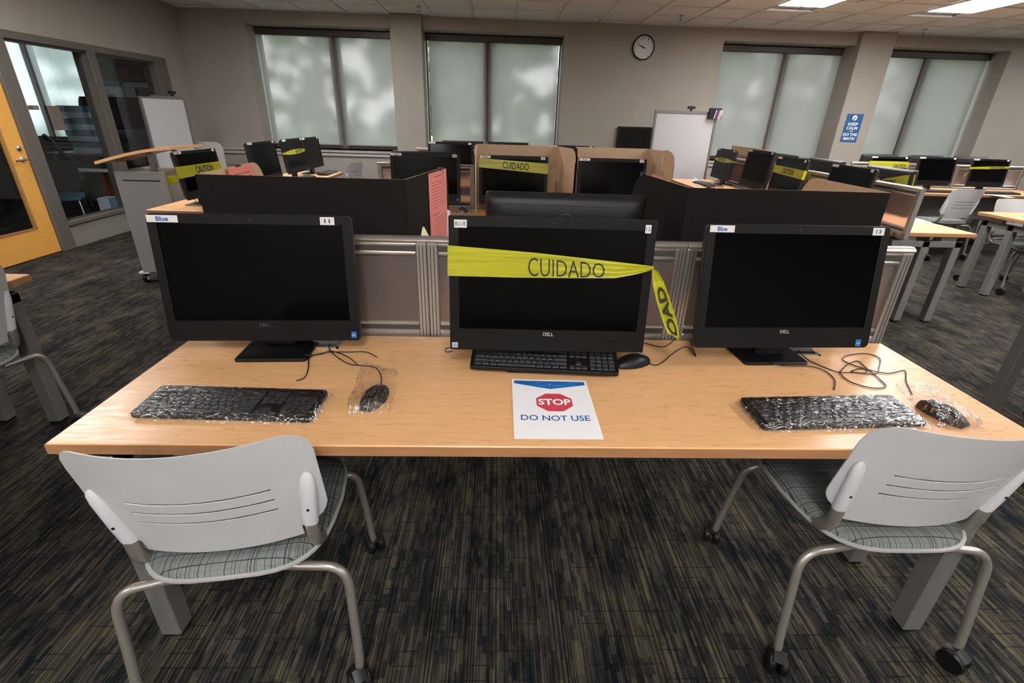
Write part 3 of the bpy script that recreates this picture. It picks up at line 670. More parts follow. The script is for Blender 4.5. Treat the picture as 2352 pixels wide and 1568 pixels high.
def band(o, M, v0l, v1l, v0r, v1r, label, txt=None, tu=(.2, .8), tv=(.15, .85), off=.01, bow=0, back=True):
    mb = MB(); n = 10; y = -.0065; hw = W/2+.002
    top = []; bot = []
    for i in range(n+1):
        a = i/n; u = -hw+2*hw*a; bb = bow*4*a*(1-a)
        top.append((u, y, v1l+(v1r-v1l)*a+bb)); bot.append((u, y, v0l+(v0r-v0l)*a-bb*.9))
    strip(mb, top, bot, M)
    if back:
        for sx, t_, b_ in ((-1, v1l, v0l), (1, v1r, v0r)): strip(mb, [(sx*hw, y, t_), (sx*(hw+.001), .020, t_), (sx*(hw-.055), .064, t_)], [(sx*hw, y, b_), (sx*(hw+.001), .020, b_), (sx*(hw-.055), .064, b_)], M)
        strip(mb, [(-hw+.055, .064, v1l), (hw-.055, .064, v1r)], [(-hw+.055, .064, v0l), (hw-.055, .064, v0r)], M)
    t = tape_obj(o, mb, label)
    if txt:
        def fn(a, c):
            aa = tu[0]+a*(tu[1]-tu[0]); bb = bow*4*aa*(1-aa); lo = v0l+(v0r-v0l)*aa-bb*.9; hi = v1l+(v1r-v1l)*aa+bb
            return M @ Vector((-hw+2*hw*aa, y-.0008, lo+(hi-lo)*(tv[0]+c*(tv[1]-tv[0]))))
        text('printed_word', txt, fn, inkb, t, off+.02)
    return t
# front tape on the middle computer: folds towards a pinch at its right edge, tail hangs down
P = lambda x, y, off=-.006: screen_pt(o12, M12, x, y, off)
def lerp(tab, x):
    for (x0, y0), (x1, y1) in zip(tab, tab[1:]):
        if x <= x1: return y0+(y1-y0)*(x-x0)/(x1-x0)
    return tab[-1][1]
toptab = [(1028, 563), (1230, 580), (1400, 599), (1470, 607), (1500, 611)]; bottab = [(1028, 633), (1180, 637), (1300, 638), (1410, 638), (1455, 630), (1480, 624), (1500, 617)]
mb = MB(); NX_, NY_ = 48, 12; base_i = 0
def t12(px, c):
    a = lerp(toptab, px); b = lerp(bottab, px); u, v = P(px, b+(a-b)*c)
    k = (px-1028)/472.; y = -.0065-.004*k*abs(math.sin(c*11+k*2))*min(1, k*1.4)-.002*k
    return u, y, v
for i in range(NX_+1):
    px = 1028+472*i/NX_
    for j in range(NY_+1): mb.v.append(M12 @ Vector(t12(px, j/NY_)))
for i in range(NX_):
    for j in range(NY_): a = i*(NY_+1)+j; mb.face([a, a+NY_+1, a+NY_+2, a+1])
uL0, vL0 = P(1029, 563); _, vL1 = P(1029, 633)
for sx, vt_, vb_ in ((-1, vL0, vL1), (1, .250, .235)):
    hw = W/2+.003; strip(mb, [(sx*hw*.995, -.0065, vt_), (sx*(hw+.001), .020, vt_), (sx*(hw-.055), .062, vt_)], [(sx*hw*.995, -.0065, vb_), (sx*(hw+.001), .020, vb_), (sx*(hw-.055), .062, vb_)], M12)
strip(mb, [(-hw+.055, .062, vL0), (hw-.055, .062, .250)], [(-hw+.055, .062, vL1), (hw-.055, .062, .235)], M12)
# tail
tail = [(1497, 611, 1503, 617), (1497, 628, 1512, 624), (1499, 655, 1523, 645), (1507, 690, 1535, 676), (1516, 720, 1546, 712), (1524, 745, 1553, 736), (1533, 765, 1557, 752), (1544, 769, 1559, 762), (1552, 776, 1560, 776), (1556, 781, 1560, 782)]
b0 = len(mb.v)
for i, (x0, y0, x1, y1) in enumerate(tail):
    for c in range(5):
        u, v = P(x0+(x1-x0)*c/4, y0+(y1-y0)*c/4, -.004); mb.v.append(M12 @ Vector((u, -.004-.004*math.sin(c*1.7+i*.35), v)))
for i in range(len(tail)-1):
    for c in range(4): a = b0+i*5+c; mb.face([a, a+1, a+6, a+5])
t12o = tape_obj(o12, mb, 'yellow CUIDADO tape pulled across the front middle screen, tail hanging right')
def w12(a, c):
    px = 1213+175*a; u, y, v = t12(px, .06+.74*c if px < 1300 else .03+(.79)*c); return M12 @ Vector((u, y-.0016, v))
text('printed_word', 'CUIDADO', w12, inkb, t12o, -.008)
def wt(a, c):
    # letters run down the tail, ADO upside down
    y = 770-a*112; i = (y-611)/(782-611)*9; i = max(0, min(8.99, i)); k = 0
    for k in range(len(tail)-1):
        ym0 = (tail[k][1]+tail[k][3])/2; ym1 = (tail[k+1][1]+tail[k+1][3])/2
        if ym0 <= y <= ym1: break
    f = (y-ym0)/(ym1-ym0+1e-6); A = [tail[k][q]+(tail[k+1][q]-tail[k][q])*f for q in range(4)]
    cc = .82-.64*c; u, v = P(A[0]+(A[2]-A[0])*cc, A[1]+(A[3]-A[1])*cc, -.004)
    return M12 @ Vector((u, -.0095, v))
text('printed_word', 'OAD', wt, inkb, t12o, .03)
band(bF, MX, .284, .355, .244, .325, 'yellow CUIDADO tape on the computer in the left brown booth', 'CUIDADO', (.34, .72), (.14, .84), -.006)
band(bA, MX, .175, .265, .185, .265, 'yellow CAUTION tape on the computer beside the lectern', 'CAUTION', (.36, .78), (.16, .84), .012)
tl = MB(); q = MX
for i in range(3): strip(tl, [(-W/2-.002, .02, .20), (-W/2-.05, .03+.02*i, .205), (-W/2-.105, .02+.02*i, .185-.01*i)], [(-W/2-.002, .02, .16), (-W/2-.05, .03+.02*i, .15), (-W/2-.095, .02+.02*i, .125+.015*i)], q)
tape_obj(bA, tl, 'ragged yellow tape end sticking out left of the computer beside the lectern')
band(bC, MX, .218, .240, .226, .250, 'bowed yellow tape on the computer before the leftmost window', 'CAUTION', (.5, .9), (.2, .9), .01, .016)
band(bK, MX, .232, .246, .230, .246, 'bowed yellow tape on the computer beside the right whiteboard', 'CAUTION', (.2, .62), (.3, .95), .01, .022)
band(bM, MX, .215, .290, .195, .280, 'yellow CAUTION tape on the computer below the third window', 'CAUTION', (.32, .70), (.16, .84), .012)
band(bM2, MX, .20, .29, .20, .29, 'yellow tape corner behind the CAUTION computer below the third window')
band(bQ, MX, .230, .315, .230, .315, 'yellow CAUTION tape on the leftmost far right computer', 'CAUTION', (.62, .95), (.05, .6), .012)
band(bS, MX, .24, .262, .258, .285, 'doubled yellow tape on the far right computer', 'CAUTION', (.5, .88), (.1, .9), .01, .006)
sl = MB(); strip(sl, [(-W/2+.001, .012, .205), (-W/2-.03, .02, .175), (-W/2-.055, .02, .14)], [(-W/2+.001, .012, .19), (-W/2-.02, .02, .165), (-W/2-.05, .02, .128)], MX); tape_obj(bS, sl, 'loose scrap end of yellow tape left of the doubled tape')
# crossed tapes on the screen back of the right pod, seen from behind: two slanting bands
mb = MB(); hw = W/2+.002; yb = .0625
strip(mb, [(hw, .020, .362), (hw-.055, yb, .358), (0.04, yb, .285), (-.02, yb, .262)], [(hw, .020, .285), (hw-.055, yb, .280), (.02, yb, .215), (-.03, yb, .195)], MX)
strip(mb, [(.13, yb+.001, .240), (-.02, yb+.001, .296), (-hw+.055, yb+.001, .345), (-hw, .021, .350)], [(.12, yb+.001, .16), (-.02, yb+.001, .21), (-hw+.055, yb+.001, .250), (-hw, .021, .25)], MX)
tP = tape_obj(bP, mb, 'crossed yellow CAUTION tapes across the screen back in the right pod')
text('printed_word', 'CAUTION', lambda a, c: MX @ Vector((.09-a*.23, yb+.0022, .192+a*.052+c*.062)), inkb, tP, .03)
text('printed_word', 'CAUTION', lambda a, c: MX @ Vector((.225-a*.15, yb+.0012, .296-a*.062+c*.05)), inkb, tP, .03)

# ------------------------------------------------------------------ cardboard privacy screens
def board(mb, A, B, z0, z1, t=.004, rnd=0, side=1, mats=(0, 1)):
    # a panel from A to B (xy) ; outer face on the right-hand side; rnd = rounded top corner at B
    A = Vector((*A, 0)); B = Vector((*B, 0)); d = (B-A).normalized(); nrm = Vector((d.y, -d.x, 0))*side; L = (B-A).length
    prof = [(0, z0), (L, z0)]
    if rnd:
        for k in range(9): a = R(90*k/8); prof.append((L-rnd+rnd*math.cos(a), z1-rnd+rnd*math.sin(a)))
    else: prof.append((L, z1))
    prof.append((0, z1))
    n = len(prof); b = len(mb.v)
    mb.v += [A+d*s_+Vector((0, 0, z))+nrm*t/2 for s_, z in prof]+[A+d*s_+Vector((0, 0, z))-nrm*t/2 for s_, z in prof]
    mb.cur = mats[0]; mb.face([b+i for i in range(n)]); mb.cur = mats[1]; mb.face([b+n+i for i in range(n)][::-1])
    mb.cur = 1
    for i in range(n):
        j = (i+1) % n; mb.cur = 0 if abs(prof[i][0]-prof[j][0]) < 1e-6 else 1; mb.face([b+i, b+n+i, b+n+j, b+j])
    mb.cur = 0
def shield(label, L, BL, BR, Rr, z1, rl=.09, rr=.09, side=1, lab2=None):
    o = empty('cardboard_privacy_screen', ((BL[0]+BR[0])/2, BL[1], ZD), 0, label, 'privacy screen', 'tri-fold cardboard privacy screens'); c = Vector(o.location)
    S_ = lambda p: (p[0]-c.x, p[1]-c.y)
    for nm, a, b, r_, sd in (('back_panel', BL, BR, 0, side), ('side_wing', BL, L, rl, -side), ('side_wing', BR, Rr, rr, side)):
        m_ = MB(); board(m_, S_(a), S_(b), .001, z1-ZD, .004, r_, sd); m_.build(nm, [blackcard, kraft], o)
    return o
sL = shield('black-backed cardboard privacy screen behind the left monitor', (-.96, 2.12), (-.938, 1.61), (-.292, 1.61), (-.205, 2.10), 1.245)
sR = shield('black-backed cardboard privacy screen behind the right monitor', (.575, 2.13), (.617, 1.61), (1.285, 1.61), (1.30, 2.12), 1.243, .13)
sF = shield('brown cardboard booth around the monitor with CUIDADO tape', (-.168, 3.76), (-.165, 4.155), (.475, 4.155), (.575, 3.80), 1.237, .05, .09, -1)
sG = shield('brown cardboard booth around the monitor labelled 27', (.595, 3.84), (.620, 4.15), (1.205, 4.15), (1.31, 3.78), 1.237, .05, .09, -1)
# fourth one: brown edge seen beyond the taped computer by the whiteboard
m_ = MB(); c4 = empty('cardboard_privacy_screen', (2.99, 6.6, ZD), 0, 'brown cardboard screen edge behind the bowed tape computer', 'privacy screen')
board(m_, (.07, -.75), (.07, .15), .001, .45, .004); m_.build('back_panel', [kraft, kraft], c4)

def sheet(name, label, cat, pts, m_, parent=None, thick=.0006, lines=None, group=None):
    mb = MB(); P_ = [Vector(p) for p in pts]; n = (P_[1]-P_[0]).cross(P_[3]-P_[0]).normalized()
    if n.dot(CO-P_[0]) < 0: n = -n
    NU, NV = 4, 4
    f = lambda a, b: P_[0]*(1-a)*(1-b)+P_[1]*a*(1-b)+P_[2]*a*b+P_[3]*(1-a)*b
    b0 = 0
    for i in range(NU+1):
        for j in range(NV+1): mb.v.append(f(i/NU, j/NV)+n*thick)
    for i in range(NU):
        for j in range(NV): a = i*(NV+1)+j; mb.face([a, a+NV+1, a+NV+2, a+1])
    b1 = len(mb.v); mb.v += [p for p in P_]; mb.face([b1, b1+1, b1+2, b1+3])
    o = mb.build(name, m_, parent)
    if label: tag(o, label, cat, group)
    if lines:
        k = MB()
        for (a0, a1, b_, hh) in lines:
            q = [f(a0, b_), f(a1, b_), f(a1, b_+hh), f(a0, b_+hh)]; s0 = len(k.v); k.v += [x+n*(thick+.0006) for x in q]; k.face([s0, s0+1, s0+2, s0+3])
        l = k.build('printed_lines', inkb, o); l['kind'] = 'stuff'
    return o, f, n
random.seed(3)
def paras(n, b0, b1, a0=.12, h=.006):
    out = []
    for i in range(n):
        b = b0+(b1-b0)*i/(n-1); x = a0+random.random()*.06
        while x < .9:
            w_ = .03+random.random()*.09; out.append((x, min(x+w_, .93), b, h)); x += w_+.02
        if random.random() < .2: pass
    return out
def on_line(A, B, t): return (A[0]+(B[0]-A[0])*t, A[1]+(B[1]-A[1])*t)
# salmon instruction sheet clipped outside the right wing of the left screen
A_, B_ = (-.292, 1.61), (-.205, 2.10); dv = Vector((B_[0]-A_[0], B_[1]-A_[1], 0)).normalized(); nn = Vector((dv.y, -dv.x, 0))
def wing(t, z, o_=.004): p = on_line(A_, B_, t); return Vector((p[0], p[1], z))+(-nn if False else nn)*o_
sheet('instruction_sheet', 'salmon sheet of typed rules clipped to the left black screen, facing us', 'paper', [wing(.46, 1.240), wing(.93, 1.240), wing(.93, .965), wing(.46, .965)], pink, lines=[(.3, .7, .06, .008)]+paras(9, .13, .46)+[(.15, .5, .56, .008)]+paras(8, .62, .90, .2))
def clip(loc, rz, label):
    o = empty('binder_clip', loc, rz, label, 'binder clip', 'black binder clips')
    b = MB(); b.loft([[Vector((x, y, z)) for y, z in ((-.008, 0), (.008, 0), (.003, -.014), (-.003, -.014))] for x in (-.014, .014)], True); b.build('clip_body', blackp, o)
    for s_ in (-1, 1): MB().tube([(-.009, s_*.006, .001), (-.004, s_*.010, -.014), (0, s_*.009, -.036), (.004, s_*.010, -.014), (.009, s_*.006, .001)], .001, 5).build('wire_handle', chrome, o)
    return o
p = wing(.80, 1.247, 0); clip(p, math.atan2(dv.y, dv.x), 'binder clip holding the salmon rules sheet on the left black screen')
sheet('instruction_sheet', 'salmon sheet inside the far left brown wing behind the left monitor', 'paper', [Vector((-.9395, 2.00, 1.243)), Vector((-.934, 1.80, 1.243)), Vector((-.934, 1.80, 1.02)), Vector((-.9395, 2.00, 1.02))], pink, lines=[(.2, .8, .1, .01), (.15, .75, .16, .01)])
clip((-.949, 1.90, 1.247), R(90), 'binder clip holding the salmon sheet on the far left wing')
q0 = Vector((-.1745, 4.10, 1.235)); q1 = Vector((-.1755, 3.84, 1.235))
sheet('instruction_sheet', 'narrow edge of a salmon sheet on the left side of the left brown booth', 'paper', [q0, q1, q1-Vector((0, 0, .27)), q0-Vector((0, 0, .27))], pink, lines=paras(8, .2, .8))
clip((.592, 2.06, 1.245), R(93), 'binder clip on the rounded wing of the right black screen')
MB().tube([(.6, 2.07, 1.235), (.604, 2.07, 1.19), (.601, 2.065, 1.165), (.606, 2.06, 1.16)], .0012, 5).build('x', chrome, None)
bpy.data.objects['x'].name = 'hook_wire'; tag(bpy.data.objects['hook_wire'], 'thin silver wire hook hanging from the clip on the right black screen', 'wire')
sheet('paper_tag', 'salmon paper edge behind the clip wing of the right black screen', 'paper', [Vector((.612, 1.86, 1.249)), Vector((.605, 1.98, 1.248)), Vector((.606, 1.98, 1.20)), Vector((.613, 1.86, 1.20))], pink)
a_ = at(1520, 354, Y=3.9); b_ = at(1532, 355, Y=3.88)
wg = lambda px, py: at(px, py, Y=3.92)
sheet('paper_tag', 'pale yellow tag clipped on the right wing of the right brown booth', 'paper', [wg(1522, 354), wg(1533, 356), wg(1530, 379), wg(1518, 377)], yellowpap)
p = at(1531, 348, Y=3.93); clip((p.x, p.y, 1.239), R(-74), 'binder clip above the pale yellow tag on the right brown booth')
# pale sticky note corner on the left divider
yy = 1.588
sheet('sticky_note', 'pale yellow paper corner poking above the divider joint', 'paper', [at(971, 520, Y=yy), at(975, 522, Y=yy), at(985, 541, Y=yy), at(967, 541, Y=yy)], yellowpap)
sheet('plastic_sleeve', 'white plastic sleeve edge beside the salmon rules sheet', 'plastic sleeve', [at(1027, 481, Y=1.75), at(1034, 484, Y=1.75), Vector((at(1032, 545, Y=1.75).x, 1.75, .7385)), Vector((at(1025, 545, Y=1.75).x, 1.75, .7385))], stick)

# ------------------------------------------------------------------ sheet STOP DO NOT USE
c4_ = [at(1175.5, 871, z=ZD), at(1345, 875, z=ZD), at(1387, 1010, z=ZD), at(1181, 1008.5, z=ZD)]
def F(a, b, h=.0): q = c4_[3]*(1-a)*(1-b)+c4_[2]*a*(1-b)+c4_[1]*a*b+c4_[0]*(1-a)*b; return Vector((q.x, q.y, ZD+.0012+.0015*math.sin(a*7+b*3)*math.sin(b*4)**2*.5+h))
mb = MB(); N = 12
for i in range(N+1):
    for j in range(N+1): mb.v.append(F(i/N, j/N))
for i in range(N):
    for j in range(N): a = i*(N+1)+j; mb.face([a, a+N+1, a+N+2, a+1])
sg = tag(mb.build('notice_sheet', paperm, None, True), 'white printed notice reading STOP DO NOT USE on the front desk', 'notice')
def flat_poly(name, pts, m_, h, parent=sg):
    cx = sum(p[0] for p in pts)/len(pts); cy = sum(p[1] for p in pts)/len(pts); k = MB(); n = len(pts); R_ = 8
    k.v = [F(cx+(x-cx)*r/R_, cy+(y-cy)*r/R_, h) for r in range(1, R_+1) for x, y in pts]+[F(cx, cy, h)]
    for r in range(R_-1):
        for i in range(n): j = (i+1) % n; k.face([r*n+i, r*n+j, (r+1)*n+j, (r+1)*n+i])
    for i in range(n): k.face([R_*n, i, (i+1) % n])
    return k.build(name, m_, parent)
def edgepts(P_, n=6): return [((a[0]+(b[0]-a[0])*k/n), (a[1]+(b[1]-a[1])*k/n)) for a, b in zip(P_, P_[1:]+P_[:1]) for k in range(n)]
flat_poly('banner', edgepts([(.03, .972), (.03, .915), (.5, .815), (.97, .905), (.97, .968)]), banner, .0004)
text('banner_lettering', 'WAKE', lambda a, c: F(.355+a*.115, .868+c*.022, .0008), paleink, sg); text('banner_lettering', 'TECH', lambda a, c: F(.535+a*.115, .866+c*.022, .0008), paleink, sg)
k = MB()
for dx, dy in ((0, 0), (-.012, -.004), (.012, -.004), (-.007, .010), (.007, .010)):
    b0 = len(k.v); k.v += [F(.5+dx+.007*math.cos(t*math.pi/3), .905+dy+.006*math.sin(t*math.pi/3), .0008) for t in range(6)]; k.face([b0+i for i in range(6)])
b0 = len(k.v); k.v += [F(.497, .862, .0008), F(.503, .862, .0008), F(.502, .9, .0008), F(.498, .9, .0008)]; k.face([b0, b0+1, b0+2, b0+3])
k.build('tree_emblem', paleink, sg)
oc = [(.52+.225*math.cos(R(22.5+45*i))*1.08, .575+.165*math.sin(R(22.5+45*i))) for i in range(8)]
flat_poly('stop_octagon', edgepts(oc, 4), redink, .0004)
text('stop_lettering', 'STOP', lambda a, c: F(.32+a*.405, .525+c*.105, .0009), whiteink, sg, .03)
text('notice_lettering', 'DO NOT USE', lambda a, c: F(.09+a*.82, .268+c*.085, .0005), blueink, sg, .012)

# ------------------------------------------------------------------ keyboards, mice, wraps, cables
def keyboard(loc, rz, label, w_=.442, d_=.127, keys=True, tilt=0, name='keyboard', group='black computer keyboards'):
    o = empty(name, loc, rz, label, 'keyboard', group); o.rotation_euler = (tilt, 0, rz)
    rr = lambda a, b, z, r: [Vector((x, y+d_/2, z+ (y+d_/2)/d_*.008)) for x, y in rrect(a, b, r, 4)]
    b = MB(); b.loft([rr(w_-.008, d_-.008, 0, .008), rr(w_, d_, .004, .01), rr(w_, d_, .013, .01), rr(w_-.004, d_-.004, .0155, .009)], True); b.build('keyboard_body', blackp, o, True)
    if not keys: 
        k = MB(); k.box(-w_/2+.01, w_/2-.01, .012, d_-.012, .0165, .019); k.xf(Matrix.Rotation(R(3.6), 4, 'X')); k.build('key_field', keym, o); return o
    P_ = .0188; cache = KIDS.setdefault('keys', {}); x0 = -w_/2+.012
    rows = [(0, [1.25, 1.25, 1.25, 6.25, 1.25, 1.25, 1.25, 1.25], 1), (1, [2.25]+[1]*10+[2.75], 2), (2, [1.75]+[1]*11+[2.25], 0), (3, [1.5]+[1]*12+[1.5], 3), (4, [1]*13+[2], 3), (5.15, [1]*15, 3)]
    sc = (w_-.024)/(15+.3+3+.3+4)/P_
    def key(x, y, n):
        me = cache.get(n)
        if me is None:
            k = MB(); a = n*P_*sc-.0025; bb = P_*.86-.0022
            k.loft([[Vector((sx*(a/2-q), sy*(bb/2-q), z)) for sx, sy in ((-1, -1), (1, -1), (1, 1), (-1, 1))] for q, z in ((0, 0), (.0002, .0028), (.0014, .0038))], True)
            ob = k.build('key', keym, o); cache[n] = ob.data
        else: ob = bpy.data.objects.new('key', me); COL.objects.link(ob); ob.parent = o
        ob.location = (x, y, .0150+y/d_*.008); ob.rotation_euler = (R(3.6), 0, 0)
    for ry, ks, nv in rows:
        y = .016+ry*P_*.86; x = x0
        for n in ks: key(x+n*P_*sc/2, y, n); x += n*P_*sc
        x = x0+15.3*P_*sc
        for n in range(3):
            if nv == 3 or (nv == 1) or (nv == 2 and n == 1): key(x+P_*sc*(n+.5), y, 1)
        x = x0+18.6*P_*sc
        if ry < 5:
            for n in range(4): key(x+P_*sc*(n+.5), y, 1)
    return o
def mouse(loc, rz, label, group='black computer mice', s=1):
    o = empty('computer_mouse', loc, rz, label, 'mouse', group, s); rings = []
    for i in range(9):
        t = i/8; y = -.056+.112*t; wv = .031*math.sin(math.pi*(.10+.80*t))**.5; hz = .036*math.sin(math.pi*(.08+.84*(t*.9+.02)))**.8
        rings.append([Vector((wv*math.cos(a), y, max(.001, hz*max(0, math.sin(a))**.8 if math.sin(a) > 0 else .001))) for a in [2*math.pi*k/16 for k in range(16)]])
    b = MB(); b.loft(rings, True); b.build('mouse_body', blackp, o, True)
    MB().lathe([(.004, -.0035), (.009, -.002), (.009, .002), (.004, .0035)], (0, .03, .026), 12, 'x').build('scroll_wheel', greym, o, True)
    return o
wrap1 = m_film('cling_film', .27, 17, (1.2, 5.0, 1), .42); wrap2 = m_film('plastic_bag_film', .42, 20, (2.4, 1, 1), .5)
def cling(loc, rz, label, w_=.442, d_=.127):
    mb = MB(); nx, ny = 90, 28; random.seed(int(abs(loc[0])*1000))
    W_, D_ = w_+.012, d_+.012
    for i in range(nx+1):
        for j in range(ny+1):
            u = i/nx; v = j/ny; x = (u-.5)*W_; y = v*D_-.006
            e_ = min(u*W_, (1-u)*W_, v*D_, (1-v)*D_); z = .021+.008*v
            z = z*min(1, (e_/.012))**.6+.0012*math.sin(x*160+y*90)*math.sin(y*210-x*30)+.0008*random.uniform(-1, 1)
            if e_ < .001: x *= 1+random.uniform(0, .015); y += random.uniform(-.006, .004)*(1 if v < .5 else -1); z = .0015
            mb.v.append(Vector((x, y, max(z, .0012))))
    for i in range(nx):
        for j in range(ny): a = i*(ny+1)+j; mb.face([a, a+ny+1, a+ny+2, a+1])
    o = mb.build('plastic_wrap', wrap1, None, True, loc); o.rotation_euler = (0, 0, rz); return tag(o, label, 'plastic wrap', 'clear plastic covers')
def bag(corners, humps, label, name='plastic_bag'):
    C = [Vector((*c, 0)) for c in corners]; n = 30; mb = MB(); cen = sum(C, Vector())/4
    for i in range(n+1):
        for j in range(n+1):
            a = i/n; b = j/n; p = C[0]*(1-a)*(1-b)+C[1]*a*(1-b)+C[2]*a*b+C[3]*(1-a)*b
            z = .006+.004*abs(math.sin(a*9+b*5))+.003*math.sin(b*17-a*6)
            for hx, hy, hr, hz in humps:
                d_ = math.hypot(p.x-hx, p.y-hy)/hr
                if d_ < 1.6: z = max(z, hz*math.cos(min(d_/1.6, 1)*math.pi/2)**.55)
            e_ = min(a, 1-a, b, 1-b)*n
            if e_ < 1: z = .001+random.uniform(0, .006); p += Vector((random.uniform(-.003, .003), random.uniform(-.003, .003), 0))
            mb.v.append(Vector((p.x-cen.x, p.y-cen.y, max(z, .001))))
    for i in range(n):
        for j in range(n): a = i*(n+1)+j; mb.face([a, a+n+1, a+n+2, a+1])
    return tag(mb.build(name, wrap2, None, True, (cen.x, cen.y, ZD)), label, 'plastic bag', 'clear plastic covers')
keyboard((-.667, 1.012, ZD), R(-2.0), 'black keyboard under cling film before the left monitor'); cling((-.667, 1.012, ZD), R(-2.0), 'crinkled clear film around the keyboard of the left monitor')
keyboard((.893, 1.000, ZD), R(3.2), 'black keyboard under shiny film before the right monitor'); cling((.893, 1.000, ZD), R(3.2), 'shiny stretched film around the keyboard of the right monitor')
keyboard((.146, 1.262, ZD+.008), R(-4.5), 'bare black keyboard propped on the stand of the middle monitor', tilt=R(14), d_=.125)
mouse((-.318, 1.115, ZD), R(-12), 'black mouse inside the clear bag right of the left keyboard'); bag([(-.375, 1.045), (-.262, 1.055), (-.282, 1.275), (-.405, 1.335)], [(-.318, 1.11, .052, .044)], 'clear plastic bag over the left mouse')
mouse((1.197, 1.065, ZD), R(20), 'black mouse inside the clear bag right of the right keyboard'); bag([(1.135, 1.005), (1.262, 1.005), (1.325, 1.245), (1.190, 1.235)], [(1.197, 1.062, .055, .044)], 'clear plastic bag over the right mouse')
mouse((.432, 1.345, ZD), R(-70), 'bare black mouse beside the stand of the middle monitor')
def cable(pts, label, r=.0017, z=ZD+.003, name='cable'):
    P_ = [at(x, y, z=z+dz) for x, y, *q in pts for dz in [q[0] if q else 0]]; c = P_[0].copy()
    mb = MB(); mb.tube([p-c for p in spline(P_, 6)], r, 6)
    return tag(mb.build(name, blackp, None, True, c), label, 'cable', 'thin black cables')
cable([(680, 874), (700, 866), (708, 845), (712, 820), (745, 810), (765, 808), (800, 808), (840, 808), (866, 820)], 'thin black cable from the left keyboard looping to the bag')
cable([(757, 785), (756, 800), (772, 818), (800, 835), (825, 839), (860, 843), (874, 860), (876, 885)], 'thin black cable from the left monitor into the mouse bag')
cable([(688, 800, .01), (705, 815, .008), (740, 812), (762, 806), (800, 820), (822, 838)], 'thin black cable crossing the left monitor stand')
cable([(1750, 800, .012), (1765, 830, .012), (1800, 840, .012), (1860, 841, .008), (1895, 852), (1917, 872), (1916, 895)], 'thin black cable from the right monitor stand to its keyboard')
cable([(1828, 800), (1855, 825), (1885, 840), (1925, 854), (1960, 855), (2010, 858), (2020, 840), (2020, 822), (1990, 812), (1950, 815), (1935, 825), (1960, 838), (2000, 850), (2040, 857), (2078, 851), (2082, 875), (2095, 905)], 'thin black cable looping to the right mouse bag')
cable([(1928, 856), (1950, 875), (1990, 888), (2020, 891), (2035, 886), (2020, 870), (1990, 845), (1970, 829), (1945, 838), (1928, 856)], 'loose coil of thin black cable right of the right monitor')
cable([(1955, 852), (1975, 846), (1993, 850), (1985, 856), (1962, 855), (1955, 852)], 'small tight loop inside the cable coil')
cable([(1478, 786), (1500, 793), (1525, 796), (1543, 785), (1558, 770), (1580, 768), (1588, 790), (1598, 818), (1585, 800), (1570, 797), (1545, 812), (1510, 838), (1480, 829)], 'thin black cable from the middle mouse passing below the tape tail')
cable([(1033, 797, .012), (1024, 801, .006), (1025, 808), (1040, 806)], 'short black cable end left of the middle monitor')
# power grommets in the desktop
for (x, y, lab) in ((-.567, 1.462, 'grey power outlet box in the desktop behind the left monitor'), (1.03, 1.458, 'grey power outlet box in the desktop behind the right monitor')):
    o = empty('power_outlet', (x, y, ZD), 0, lab, 'power outlet'); k = MB()
    for q in ((-.06, .06, -.033, -.026), (-.06, .06, .026, .033), (-.06, -.052, -.033, .033), (.052, .06, -.033, .033)): k.box(*q, .0, .004)
    k.build('outlet_frame', alum, o); MB().box(-.052, .052, -.026, .026, .0002, .001).build('outlet_well', blackp, o); MB().box(-.03, .05, -.0, .026, .001, .012).build('outlet_block', alum, o)

